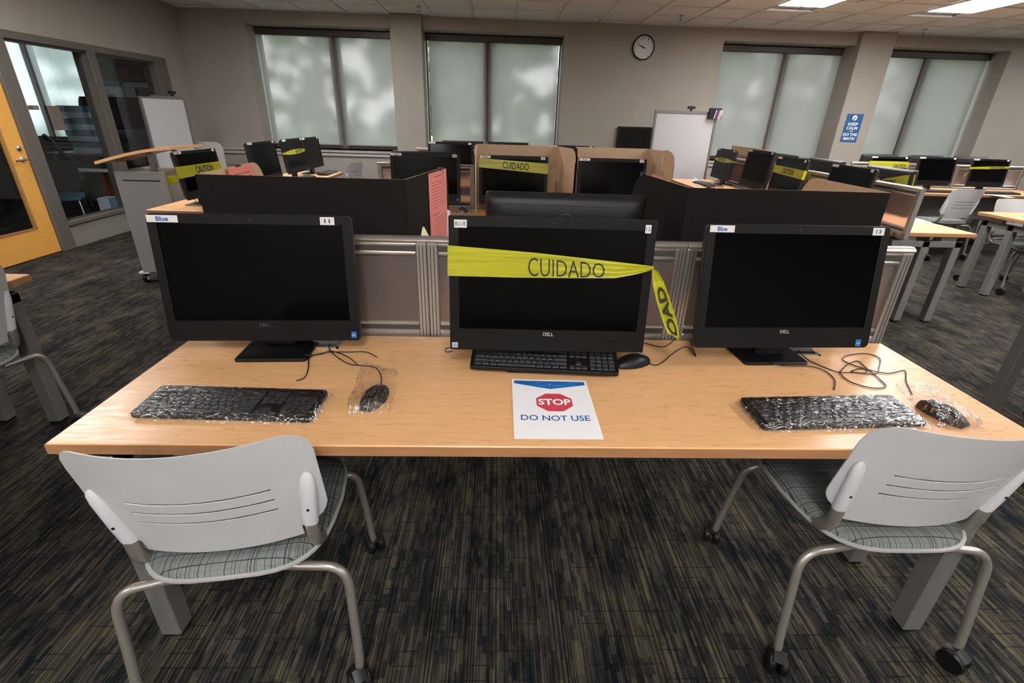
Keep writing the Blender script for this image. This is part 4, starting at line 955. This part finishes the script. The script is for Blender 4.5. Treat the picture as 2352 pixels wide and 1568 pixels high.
# ------------------------------------------------------------------ chairs
def chair(loc, rz, label, back=1):
    # local: sitter looks along +Y
    o = empty('stacking_chair', loc, rz, label, 'chair', 'light grey shell chairs on castors')
    # seat pan + cushion (superellipse outlines)
    def ring(hx, y0, y1, z, sag, dip=0):
        out = []
        for k in range(40):
            a = 2*math.pi*k/40; ca, sa = math.cos(a), math.sin(a); e_ = .55
            x = hx*math.copysign(abs(ca)**e_, ca); yy_ = math.copysign(abs(sa)**e_, sa); y = (y0+y1)/2+(y1-y0)/2*yy_
            x *= 1-.10*max(0, -yy_)
            out.append(Vector((x, y, z-sag*max(0, yy_)**3+dip*(abs(x)/hx)**2)))
        return out
    p = MB(); p.loft([ring(.16, -.14, .16, .408, .0), ring(.222, -.208, .245, .430, .03), ring(.232, -.218, .252, .440, .03), ring(.232, -.218, .252, .446, .03), ring(.224, -.210, .246, .447, .03)], True); p.build('seat_pan', panm, o, True)
    c = MB(); rr = [ring(.225, -.211, .247, .446, .03), ring(.222, -.207, .244, .457, .03), ring(.205, -.19, .225, .467, .028)]
    for s_ in (.8, .6, .4, .2): rr.append([Vector((q.x*s_, q.y*s_+.004, .467-.010*(1-s_)-.02*max(0, q.y*4)**3*s_*.2)) for q in rr[2]])
    c.loft(rr, True); c.build('seat_cushion', plaid, o, True)
    # back shell with three slots
    zr = [.498, .51, .5319, .5325, .537, .545, .556, .572, .592, .615, .6215, .640, .650, .6565, .675, .685, .6915, .71, .74, .77, .80, .82, .832, .838]
    def hw(z):
        if z < .60: return .172 if z < .532 else .172+.064*math.sqrt(max(0, 1-((.60-z)/.068)**2))
        if z > .775: return .236-.0*(z-.775)-.06*(1-math.sqrt(max(0, 1-((z-.775)/.0635)**2)))
        return .236
    us = [-1, -.97, -.9, -.8, -.7, -.6, -.52, -.4, -.25, -.1, 0, .1, .25, .4, .52, .6, .7, .8, .9, .97, 1]
    def pt(u, z, dy=0):
        x = u*hw(z); k = (z-.5)/.34; y = -.185-.095*k-.025*math.sin(k*math.pi)*0+.062*(x/.236)**2*(.85+.3*k)
        return Vector((x, y+dy, z))
    slots = {9: 1, 12: 1, 15: 1}
    s = MB(); nu = len(us); nz = len(zr); t_ = .0032
    for dy in (0, t_):
        for z in zr:
            for u in us: s.v.append(pt(u, z, dy))
    def hole(i, j):
        if i in slots: return us[j] >= -.6001 and us[j+1] <= .6001
        return False
    for i in range(nz-1):
        for j in range(nu-1):
            a = i*nu+j; b = a+nz*nu
            if hole(i, j):
                s.face([a, a+1, b+1, b]); s.face([a+nu+1, a+nu, b+nu, b+nu+1])
                if not hole(i, j-1): s.face([a+nu, a, b, b+nu])
                if not hole(i, j+1): s.face([a+1, a+nu+1, b+nu+1, b+1])
                continue
            s.face([a, a+1, a+nu+1, a+nu]); s.face([b+1, b, b+nu, b+nu+1])
    for i in range(nz-1):
        for j in (0, nu-1): a = i*nu+j; b = a+nz*nu; s.face([a, a+nu, b+nu, b] if j == 0 else [a+nu, a, b, b+nu])
    for j in range(nu-1):
        for i in (0, nz-1): a = i*nu+j; b = a+nz*nu; s.face([a+1, a, b, b+1] if i == 0 else [a, a+1, b+1, b])
    s.build('back_shell', shellm, o, True)
    for sx in (-1, 1):
        # milky sleeve moulded on the shell, tube runs inside it
        rings = []
        def ps(z): k = (z-.5)/.34; xx = .194+.10*(z-.54); return Vector((sx*xx, -.185-.095*k+.062*(xx/.236)**2*(.85+.3*k), z))
        for z, wv, dp, sh in ((.712, .003, .002, .003), (.707, .010, .005, .004), (.695, .015, .009, .004), (.67, .0178, .012, .003), (.60, .018, .0155, .001), (.55, .018, .0165, 0), (.540, .018, .0165, 0)):
            q = ps(z); rings.append([q+Vector((wv*math.cos(a), sh-.004+dp*math.sin(a), 0)) for a in [2*math.pi*k/16 for k in range(16)]])
        sl = MB().loft(rings, True).build('frame_sleeve', sleevem, o, True)
        q = ps(.60); MB().lathe([(.0035, -.0195), (.0035, -.0180)], (q.x, q.y, .60), 10, 'y').build('rivet', blackp, sl)
        q = ps(.545); x = q.x; y = q.y-.004
        pts = [(x, y-.001, .552), (x, y, .535)]+arc((x, y+.003, .50), (x*1.01, y+.02, .425), (x*.99, -.02, .424), 8)+[(x*.97, .10, .424)]
        MB().tube(pts, .0158, 12, True, 1.0).build('back_upright', tubem, o, True)
        pr = [(sx*.11, -.160, .405), (sx*.185, -.170, .402)]+arc((sx*.205, -.173, .402), (sx*.262, -.180, .400), (sx*.264, -.19, .335), 7)+[(sx*.266, -.205, .22), (sx*.268, -.218, .13)]+arc((sx*.268, -.221, .105), (sx*.268, -.226, .085), (sx*.265, -.224, .064), 3)
        lg = MB().tube(pr, .0118, 12).build('leg', tubem, o, True)
        pf = [(sx*.12, .160, .405), (sx*.185, .165, .405)]+arc((sx*.205, .167, .405), (sx*.238, .17, .402), (sx*.247, .178, .365), 6)+[(sx*.256, .205, .20), (sx*.262, .223, .064)]
        lf = MB().tube(pf, .0115, 10).build('leg', tubem, o, True)
        for l_, (cx, cy) in ((lg, (sx*.263, -.235)), (lf, (sx*.262, .235))):
            w_ = MB(); rot = R(25*sx)
            for k in (-1, 1): w_.lathe([(.012, -.010), (.030, -.0105), (.034, -.006), (.034, .006), (.030, .0105), (.012, .010)], (k*.0165, 0, .034), 20, 'x')
            w_.lathe([(.010, .030), (.012, .044), (.010, .066)], (0, .012, 0), 10)
            w_.tube([(0, -.024, .052), (0, .0, .066), (0, .024, .052)], .014, 8, True, 1.7)
            w_.xf(Matrix.Translation((cx, cy, 0)) @ Matrix.Rotation(rot, 4, 'Z')); w_.build('castor', blackp, l_, True)
    MB().tube([(-.19, .05, .418), (.19, .05, .418)], .012, 8).build('cross_tube', tubem, o, True)
    return o
ch = chair((1.088, 1.098, 0), R(0), 'light grey shell chair at the right end of the foreground desk')
def chair_copy(loc, rz, label):
    c = copy_tree(ch); c.location = loc; c.rotation_euler = (0, 0, R(rz)); c['label'] = label; return c
chair_copy((-.648, 1.02, 0), 8, 'light grey shell chair at the left end of the foreground desk')
chair_copy((-2.27, 1.80, 0), 84, 'light grey shell chair cut by the left picture edge')
chair_copy((5.44, 5.90, 0), 8, 'light grey shell chair drawn out before the far right desk')
chair_copy((5.16, 4.60, 0), 182, 'light grey shell chair behind the desk with the bagged mouse')
chair_copy((6.95, 6.75, 0), 170, 'grey shell chair back half hidden by the doubled tape monitor')
chair_copy((-2.12, 7.02, 0), 78, 'light grey shell chair before the leftmost window, past the left desks')

# ------------------------------------------------------------------ things on and around the walls
# wall clock
cp = at(1478, 109, Y=YB-.02); ck = empty('wall_clock', (cp.x, YB, cp.z), 0, 'round black-rimmed wall clock between the windows', 'clock')
MB().lathe([(.165, 0), (.168, -.02), (.166, -.035), (.155, -.04), (.150, -.034), (.150, -.02)], n=40, axis='y').build('clock_rim', blackp, ck, True)
MB().lathe([(.151, -.018), (.151, -.022)], n=40, axis='y').build('clock_face', mat('clock_face_white', (.50, .49, .48), .4), ck)
for i in range(12):
    a = R(90-30*(i+1)); s_ = str(i+1); cx, cz = .122*math.cos(a), .122*math.sin(a); w_ = .014*len(s_)
    text('numeral', s_, lambda u, v, cx=cx, cz=cz, w_=w_: Vector((cx-w_/2+u*w_, -.0235, cz-.014+v*.028)), inkb, ck, .0)
def hand(a, L, w_):
    a = R(a); d_ = Vector((math.sin(a), 0, math.cos(a))); n_ = Vector((d_.z, 0, -d_.x)); y = Vector((0, -.026, 0))
    k = MB(); P_ = [-d_*.03-n_*w_/2, -d_*.03+n_*w_/2, d_*L+n_*w_/4, d_*L-n_*w_/4]; k.v = [p+y for p in P_]+[p+y+Vector((0, .0015, 0)) for p in P_]; k.face([0, 1, 2, 3]); k.face([7, 6, 5, 4])
    for i in range(4): j = (i+1) % 4; k.face([i, i+4, j+4, j])
    return k
hand(294, .10, .012).build('minute_hand', inkb, ck); hand(292, .07, .016).build('hour_hand', inkb, ck); hand(100, .03, .006).build('second_hand', redtext, ck)
# poster
p0 = at(1947, 261, Y=YB-.1); p1 = at(1983, 262, Y=YB-.1); p2 = at(1966, 327, Y=YB-.1); x0, x1, z0, z1 = p0.x+.0, p0.x+.265, p2.z+.0, p0.z
po = tag(MB().box(x0, x1, YB-.104, YB-.1005, z0, z1).build('poster', posterm), 'blue poster KEEP CALM AND DO THE MATH on the wall pier', 'poster')
for s_, zz, hh, ww in (('KEEP', .715, .10, .60), ('CALM', .575, .10, .66), ('AND', .50, .04, .22), ('DO THE', .345, .10, .86), ('MATH', .20, .10, .68)):
    text('poster_lettering', s_, lambda u, v, zz=zz-.12, hh=hh, ww=ww: Vector((x0+(x1-x0)*(.5-ww/2+u*ww), YB-.1052, z0+(z1-z0)*(zz+v*hh))), whiteink, po, .02)
k = MB(); cx = (x0+x1)/2; cz = z0+(z1-z0)*.86
k.lathe([(.038, 0), (.038, .0006)], (cx, YB-.1055, cz), 20, 'y'); k.build('poster_emblem', whiteink, po)
k = MB(); k.v = [Vector((cx-.022, YB-.1064, cz-.03)), Vector((cx-.004, YB-.1064, cz+.012)), Vector((cx+.026, YB-.1064, cz+.006)), Vector((cx+.006, YB-.1064, cz-.004)), Vector((cx-.002, YB-.1064, cz-.036))]; k.face([0, 1, 2, 3, 4]); k.build('emblem_cutout', posterm, po)
# black framed screen on the wall
tv0 = at(1421, 290, Y=YB-.05); tv1 = at(1499, 292, Y=YB-.05)
tv = empty('wall_screen', ((tv0.x+tv1.x)/2, YB, tv0.z-.36), 0, 'small black-framed screen on the wall left of the right whiteboard', 'wall screen'); hw_ = (tv1.x-tv0.x)/2
MB().cbox(-hw_, hw_, -.06, 0, 0, .36, .006).build('screen_housing', blackp, tv); MB().box(-hw_+.02, hw_-.02, -.0615, -.0595, .02, .34).build('screen', mat('reflecting_screen', (.01, .01, .01), .12), tv)
# whiteboards
def wboard(loc, rz, w_, z1, label, marker=True, flipc=1):
    o = empty('whiteboard', loc, rz, label, 'whiteboard', 'mobile whiteboards')
    MB().box(-w_/2+.025, w_/2-.025, -.008, .008, .35, z1-.03).build('writing_surface', wbm, o)
    f = MB()
    for q in ((-w_/2, -w_/2+.03, .32, z1), (w_/2-.03, w_/2, .32, z1)): f.cbox(q[0], q[1], -.016, .016, q[2], q[3], .003)
    for q in ((z1-.035, z1), (.32, .355)): f.cbox(-w_/2+.03, w_/2-.03, -.016, .016, q[0], q[1], .003)
    f.build('board_frame', wbfr, o)
    for s_ in (-1, 1):
        l = MB(); l.tube([(s_*(w_/2-.02), 0, .32), (s_*(w_/2-.02), 0, .06)], .014, 8); l.tube([(s_*(w_/2-.02), -.28, .05), (s_*(w_/2-.02), 0, .075), (s_*(w_/2-.02), .28, .05)], .014, 8)
        for e_ in (-.26, .26): l.lathe([(.024, -.01), (.024, .01)], (s_*(w_/2-.02), e_, .025), 12, 'x')
        l.build('leg', wbfr, o, True)
    cl = empty('clip_holder', (0, 0, 0)); bpy.data.objects.remove(cl)
    k = MB(); k.cbox(.06*flipc-.05, .06*flipc+.05, -.02, .02, z1+.028, z1+.062, .004); k.cbox(.06*flipc-.012, .06*flipc+.012, -.012, .012, z1-.002, z1+.03, .002); k.build('board_clamp', blackp, o)
    return o
pr = at(1578, 254, Y=7.3)
wbR = wboard((2.58, 7.3, 0), R(-2), .86, 1.585, 'tall whiteboard on legs right of the wall screen', flipc=1)
wbL = wboard((-4.30, 7.05, 0), R(82), .76, 1.565, 'tall whiteboard on legs in the left corner behind the lectern', flipc=3.2)
mt = empty('marker_holder', (2.58+.385, 7.3-.035, 1.50), R(-2), 'black marker holder at the top right corner of the right whiteboard', 'marker holder')
MB().cbox(-.085, .085, -.03, .012, 0, .13, .004).build('holder_box', blackp, mt)
for i, c in enumerate(((.5, .5, .55), (.05, .08, .3), (.5, .05, .05), (.5, .5, .55), (.5, .5, .55))):
    o = tag(MB().tube([(-.012, 0, -.055), (.012, 0, .055)], .008, 8).build('marker', mat('marker_%d' % i, c, .4), None, True, (2.58+.375+i*.02, 7.3-.075, 1.555)), ['pale marker at the left end of the black holder', 'dark blue marker second on the black holder', 'red marker in the middle of the black holder', 'pale marker right of the red one on the black holder', 'pale marker at the right end of the black holder'][i], 'marker', 'markers on the right whiteboard')
e0 = empty('marker_holder', (-4.33, 6.74, 1.55), R(82), 'black marker holder on the top left corner of the left whiteboard', 'marker holder'); MB().cbox(-.085, .085, -.02, .02, 0, .09, .004).build('holder_box', blackp, e0)
# pale rounded panel in the corner
pc = MB(); ringp = [Vector((x, 0, z)) for x, z in [(-.17, 0), (.17, 0)]+[(.17-.10+.10*math.cos(R(a)), .90+.10*math.sin(R(a))) for a in range(0, 91, 15)]+[(-.17, 1.0)]]
pc.loft([[p+Vector((0, y, 0)) for p in ringp] for y in (0, .04)], True); tag(pc.build('standing_board', mat('pale_plastic', (.42, .40, .37), .6), None, False, (-4.14, 7.6, 0)), 'pale rounded-top panel standing in the left back corner', 'panel')

# lectern
LX, LY = -2.92, 4.24; lc = empty('lectern', (LX, LY, 0), 0, 'grey rolling lectern with a curved wooden reading top', 'lectern')
w_, d_, h0 = .41, .44, .95
l = MB(); l.cbox(-w_/2, w_/2, 0, .02, .10, h0, .003); l.cbox(-w_/2, -w_/2+.02, .02, d_, .10, h0, .002); l.cbox(w_/2-.02, w_/2, .02, d_, .10, h0, .002); l.box(-w_/2+.02, w_/2-.02, .02, d_, .10, .12); l.box(-w_/2+.02, w_/2-.02, .02, d_, h0-.03, h0-.012); l.build('lectern_body', lectg, lc)
MB().box(-w_/2+.06, w_/2-.05, -.001, .003, h0-.075, h0-.066).build('handle_slot', blackp, lc)
t = MB(); n_ = 10; rings = []
for i in range(n_+1):
    a = i/n_; x = -.30+.62*a; z = 1.0+.125*math.sin(a*1.35)/math.sin(1.35); rings.append([Vector((x, y, z+dz)) for y, dz in ((-.04, 0), (d_-.02, 0), (d_-.02, .022), (-.04, .022))])
t.loft(rings, True); t.build('reading_top', wood, lc)
for q in (.03, d_-.08): MB().cbox(.08, .12, q, q+.03, h0-.02, 1.095, .003).build('top_bracket', greym, lc)
for x in (-w_/2-.005, w_/2-.06):
    for y in (.03, d_-.04):
        k = MB(); k.box(x-.035, x+.055, y-.03, y+.03, .085, .10); k.build('castor_plate', sleevem, lc)
        k = MB(); k.lathe([(.022, -.016), (.036, -.014), (.038, 0), (.036, .014), (.022, .016)], (x, y, .039), 18, 'x'); k.lathe([(.012, .04), (.012, .086)], (x, y+.008, 0), 8); k.build('castor', blackp, lc, True)
        MB().lathe([(.020, .0165), (.020, .018)], (x, y, .039), 14, 'x').build('castor_cap', stick, lc)
tag(MB().box(-.12, .16, -.05, .12, 0, .004).build('paper_sheet', paperm, None, False, (LX+.02, LY+.12, h0-.010)), 'white paper lying inside the lectern under its top', 'paper')

# papers, bagged mice on other desks
def flat_sheet(px, m_, label, cat='paper', z=ZD+.002, group=None):
    P_ = [at(x, y, z=z) for x, y in px]; c = P_[0].copy(); mb = MB(); mb.v = [p-c for p in P_]+[p-c-Vector((0, 0, .0016)) for p in P_]; n = len(P_)
    mb.face(list(range(n))); mb.face(list(range(n, 2*n))[::-1])
    for i in range(n): j = (i+1) % n; mb.face([i, i+n, j+n, j])
    return tag(mb.build('paper_sheet', m_, None, False, c), label, cat, group)
flat_sheet([(2093, 502), (2103, 500), (2141, 511), (2092, 512)], paperm, 'white paper on the right pod desk beside the end divider')
flat_sheet([(2266, 446), (2281, 446), (2332, 453), (2318, 454)], paperm, 'white paper on the far right desk')
flat_sheet([(1589, 413), (1600, 413), (1612, 418), (1597, 420)], paperm, 'small white paper on the pod desk beside the right whiteboard')
cloth = flat_sheet([(1594, 408), (1600, 408), (1627, 426), (1600, 426)], mat('grey_plastic_film', (.42, .42, .43), .4), 'grey plastic cover lying on the pod desk beside the right whiteboard', 'plastic cover', ZD+.004)
mouse((4.84, 4.33, ZD), R(60), 'bagged mouse on the desk at the right edge, left one'); bag([(4.76, 4.24), (4.94, 4.26), (4.94, 4.42), (4.76, 4.42)], [(4.84, 4.33, .05, .042)], 'clear bag on the desk at the right edge, left one')
mouse((5.10, 4.25, ZD), R(40), 'bagged mouse on the desk at the right edge, right one'); bag([(5.0, 4.16), (5.22, 4.18), (5.2, 4.36), (5.0, 4.34)], [(5.10, 4.25, .05, .042)], 'clear bag on the desk at the right edge, right one')
bag([(-.35, 3.90), (-.19, 3.90), (-.19, 4.06), (-.35, 4.06)], [(-.27, 3.98, .05, .045)], 'crumpled clear bag beside the Red monitor left of the booths')
mouse((-.27, 3.98, ZD), R(30), 'bagged mouse beside the Red monitor left of the booths')
for (x, y, rz, lab) in ((2.53, 6.30, -90, 'dark keyboard before the bowed tape computer by the whiteboard'), (-2.12, 5.80, 90, 'dark keyboard before the bowed tape computer on the left'), (-2.05, 6.42, 90, 'pale bagged keyboard at the far end of the left desks'), (5.50, 6.08, 0, 'dark keyboard behind the grey chair on the far right desk'), (6.30, 6.08, 0, 'dark keyboard below the doubled tape'), (-2.12, 4.12, 90, 'dark keyboard edge beside the lectern')):
    keyboard((x, y, ZD), R(rz), lab, keys=False)
for (x, y, lab) in ((2.50, 5.85, 'dark mouse beside the keyboard by the whiteboard'), (-2.05, 5.38, 'dark mouse on the left desks before the window')): mouse((x, y, ZD), R(80), lab)
bag([(-2.16, 6.2), (-1.96, 6.2), (-1.96, 6.66), (-2.16, 6.66)], [(-2.06, 6.42, .09, .03)], 'clear bag over the pale keyboard at the far end of the left desks')
def coil(c, label):
    pts = [(.03*math.sin(t*2.3)+.004*t, .02*math.cos(t*1.7), .30-.022*t) for t in range(14)]
    return tag(MB().tube(spline(pts, 3), .003, 5).build('cable', mat('grey_cable', (.1, .1, .1), .5), None, True, c), label, 'cable', 'thin black cables')
coil((-2.40, 3.92, ZD), 'tangled grey cables hanging behind the computer beside the lectern')
coil((-2.42, 5.55, ZD), 'grey cable behind the bowed tape computer on the left')
coil((2.93, 5.12, ZD), 'grey cable beside the untaped right pod computer')

# notices on the office glass
XG = XL-.055
def onx(px, py, X=XG): return at(px, py, X=X)
def glass_note(p, m_, label):
    P_ = [onx(*q) for q in p]; y0 = (P_[0].y+P_[3].y)/2; y1 = (P_[1].y+P_[2].y)/2; z1 = (P_[0].z+P_[1].z)/2; z0 = (P_[2].z+P_[3].z)/2
    return tag(MB().box(XG, XG+.002, y0, y1, z0, z1).build('notice', m_), label, 'notice'), (y0, y1, z0, z1)
nm = mat('brown_notice', (.115, .095, .08), .7)
glass_note([(106, 243), (134, 243), (152, 299), (124, 299)], nm, 'brown rectangular notice on the office glass')
sgn, (ya, yb_, za, zb2) = glass_note([(62, 242), (87, 242), (90, 252), (66, 252)], nm, 'narrow brown room sign on the office glass beside the door')
text('sign_lettering', '138A', lambda u, v: Vector((XG+.0028, ya+(yb_-ya)*(.45+u*.4), za+(zb2-za)*(.25+v*.5))), paleink, sgn)

# ------------------------------------------------------------------ office behind the glass
struct('wall_office', MB().box(XL-4.2, XL-4.1, YF, YB, 0, CZ), offgrey)
struct('wall_side', MB().box(XL-4.1, XL-T, 2.9, 3.0, 0, CZ), offgrey)
po_ = window('window_6', WO[0], WO[1], at(88, 200, Y=YB+RD+.06).x, 0, 0, 'bright shaded window of the glazed office', .055)
roller(WO[0]+.02, WO[1]-.02, at(88, 200, Y=YB+RD).x, WO[0]+.03, WO[1]-.03, 'bright roller shade seen through the office glass', shade2, .02)
struct('trim_6', MB().cbox(XL-4.1, XL-T, YB-.03, YB, .86, .93, .004), offgrey)
def carton(x, y, z, w_, d_, h_, label, lidm=None, rz=0):
    o = empty('carton', (x, y, z), R(rz), label, 'box', 'cartons stacked in the office'); MB().cbox(-w_/2, w_/2, -d_/2, d_/2, 0, h_, .003).build('carton_body', boxw, o)
    MB().cbox(-w_/2-.006, w_/2+.006, -d_/2-.006, d_/2+.006, h_-.07, h_+.006, .003).build('carton_lid', lidm or boxb, o); return o
tb = empty('side_table', (-5.85, 7.72, 0), 0, 'low table under the carton stack in the office', 'table'); MB().cbox(-.5, .5, -.25, .25, .78, .81, .004).build('table_top', offgrey, tb)
for sx in (-.45, .45):
    for sy in (-.2, .2): MB().box(sx-.02, sx+.02, sy-.02, sy+.02, 0, .78).build('leg', offgrey, tb)
zz = .812
for i, (hh, dx, lab) in enumerate(((.15, .02, 'white carton at the bottom of the office stack'), (.15, -.01, 'white carton second from the bottom of the office stack'), (.15, 0, 'white carton second from the top of the office stack'), (.15, -.02, 'white carton on top of the office stack'))):
    carton(-5.80+dx, 7.66, zz, .40, .32, hh-.008, lab); zz += hh+.002
oh = empty('overhead_cabinet', (-5.50, 8.15, 1.12), 0, 'dark maroon overhead cabinet with rounded front in the office', 'cabinet')
k = MB(); prof = [(-.2, 0), (-.30, .04), (-.34, .14), (-.35, .26), (-.32, .36), (-.28, .42), (.2, .42), (.2, 0)]
k.loft([[Vector((x, y, z)) for y, z in prof] for x in (-.46, .62)], True); k.build('cabinet_body', maroon, oh); MB().box(-.46, .62, -.2, .2, -.06, 0).build('light_rail', offgrey, oh)
carton(-5.55, 8.05, 1.545, .34, .30, .20, 'pale carton on the overhead cabinet, left one'); carton(-5.12, 8.05, 1.545, .40, .30, .19, 'pale carton on the overhead cabinet, right one', boxw)
bgk = empty('brown_bag', (-5.25, 8.05, 1.75), 0, 'dark brown bag on the pale cartons over the cabinet', 'bag'); k = MB(); k.loft([[Vector((x*s_, y*s_, z)) for x, y in rrect(.50, .26, .08)] for s_, z in ((.95, 0), (1.02, .05), (1, .16), (.8, .21), (.5, .22))], True); k.build('bag_body', mat('dark_brown_leather', (.04, .02, .014), .6), bgk, True); MB().box(-.09, .03, -.135, -.12, .03, .17).build('bag_pocket', cherry, bgk)
ot = empty('office_desk', (-5.2, 7.0, 0), 0, 'dark office desk with a pale edge behind the glass', 'desk'); MB().cbox(-.75, .40, -.3, .35, .66, .69, .004).build('desk_top', meshb, ot); MB().box(-.75, .40, -.31, -.30, .655, .695).build('desk_edge', stick, ot); MB().cbox(.02, .40, -.22, .33, .0, .655, .004).build('desk_pedestal', cherry, ot); MB().box(-.74, -.70, -.28, .33, 0, .66).build('desk_side', offgrey, ot)
bn = empty('paper_box', (-4.97, 6.58, 0), R(4), 'white and blue box on the office floor', 'box', None); MB().cbox(-.12, .12, -.09, .09, 0, .36, .004).build('box_body', boxw, bn); MB().box(.02, .122, -.093, .093, .001, .361).build('blue_side', boxb, bn)
oc_ = empty('office_chair', (-5.25, 6.15, 0), R(-150), 'black office chair with blue seat behind the glass', 'chair')
k = MB(); k.loft([[Vector((x, y, z)) for x, y in rrect(.44, .42, .06)] for z in (.40, .44)], True); k.build('seat', bluef, oc_, True)
k = MB(); k.loft([[Vector((x, -.20-.15*((z-.47)/.4)+dy, z)) for x, z in rrect(.42, .34, .07, 5, 0, .63)] for dy in (0, .03)], True); k.build('backrest', meshb, oc_)
for s_ in (-1, 1):
    MB().tube([(s_*.19, .15, .40), (s_*.22, .22, .02)], .012, 8).build('leg', chrome, oc_, True); MB().tube([(s_*.19, -.12, .40), (s_*.22, -.25, .02)], .012, 8).build('leg', chrome, oc_, True)
    MB().tube([(s_*.22, -.2, .55), (s_*.25, -.1, .62), (s_*.25, .12, .62)], .014, 8).build('armrest', blackp, oc_, True)
la = empty('desk_lamp_arm', (-5.75, 7.1, .69), 0, 'black leaning arm above the office desk', 'lamp'); MB().tube([(0, 0, 0), (-.12, .02, .2), (-.28, .05, .36)], .03, 8).build('lamp_arm', blackp, la, True); MB().cbox(-.08, .08, -.06, .06, 0, .02, .004).build('lamp_base', blackp, la)
struct('ceiling_office', MB().box(XL-4.1, XL-T, 3.0, YB, CZ-.02, CZ), offgrey)

# ------------------------------------------------------------------ outdoors
struct('ground', MB().box(-40, 50, YB+.4, 70, -.4, -.3), grass)
def tree(x, y, h_, r, label, seed):
    random.seed(seed); o = empty('tree', (x, y, -.3), 0, label, 'tree', 'trees outside the windows'); MB().tube([(0, 0, 0), (.1, 0, h_*.4), (0, .1, h_*.9)], [.26, .2, .07], 8).build('trunk', barkm, o)
    k = MB()
    for i in range(170):
        a = random.uniform(0, 6.28); rr = r*random.uniform(.1, 1)**.6; zz = h_*random.uniform(.12, 1.0); q = r*random.uniform(.09, .2); c = (rr*math.cos(a), rr*math.sin(a), zz)
        k.lathe([(q*.3, -q*.8), (q*.9, -q*.3), (q, .1*q), (q*.6, q*.6), (q*.15, q*.8)], c, 6)
    k.build('crown', leafm, o)
spots = ((-5.6, 17, 8, 1.5, 'tree seen blurred through the left half of the leftmost shade'), (-3.6, 22, 9, 2.2, 'tree seen blurred through the right half of the leftmost shade'), (.2, 18, 8, 2.2, 'tree seen blurred through the second shade'), (4.8, 23, 8.5, 2.2, 'tree outside, right of the second shade'), (7.6, 17, 7.5, 2.0, 'tree seen blurred through the left half of the third shade'), (12.4, 21, 8, 2.4, 'tree seen blurred through the right half of the third shade'), (14.0, 16, 7.5, 1.8, 'tree seen blurred through the left half of the rightmost shade'), (18.4, 21, 7.5, 2.2, 'tree seen blurred through the right half of the rightmost shade'), (-1.6, 28, 9, 2.6, 'far tree between the two left shades'), (9.5, 29, 9, 2.8, 'far tree behind the third shade'), (23, 28, 9, 2.8, 'far tree outside the rightmost shade'), (-18, 26, 9, 2.4, 'tree outside the office window'))
for i, q in enumerate(spots): tree(*q, i)
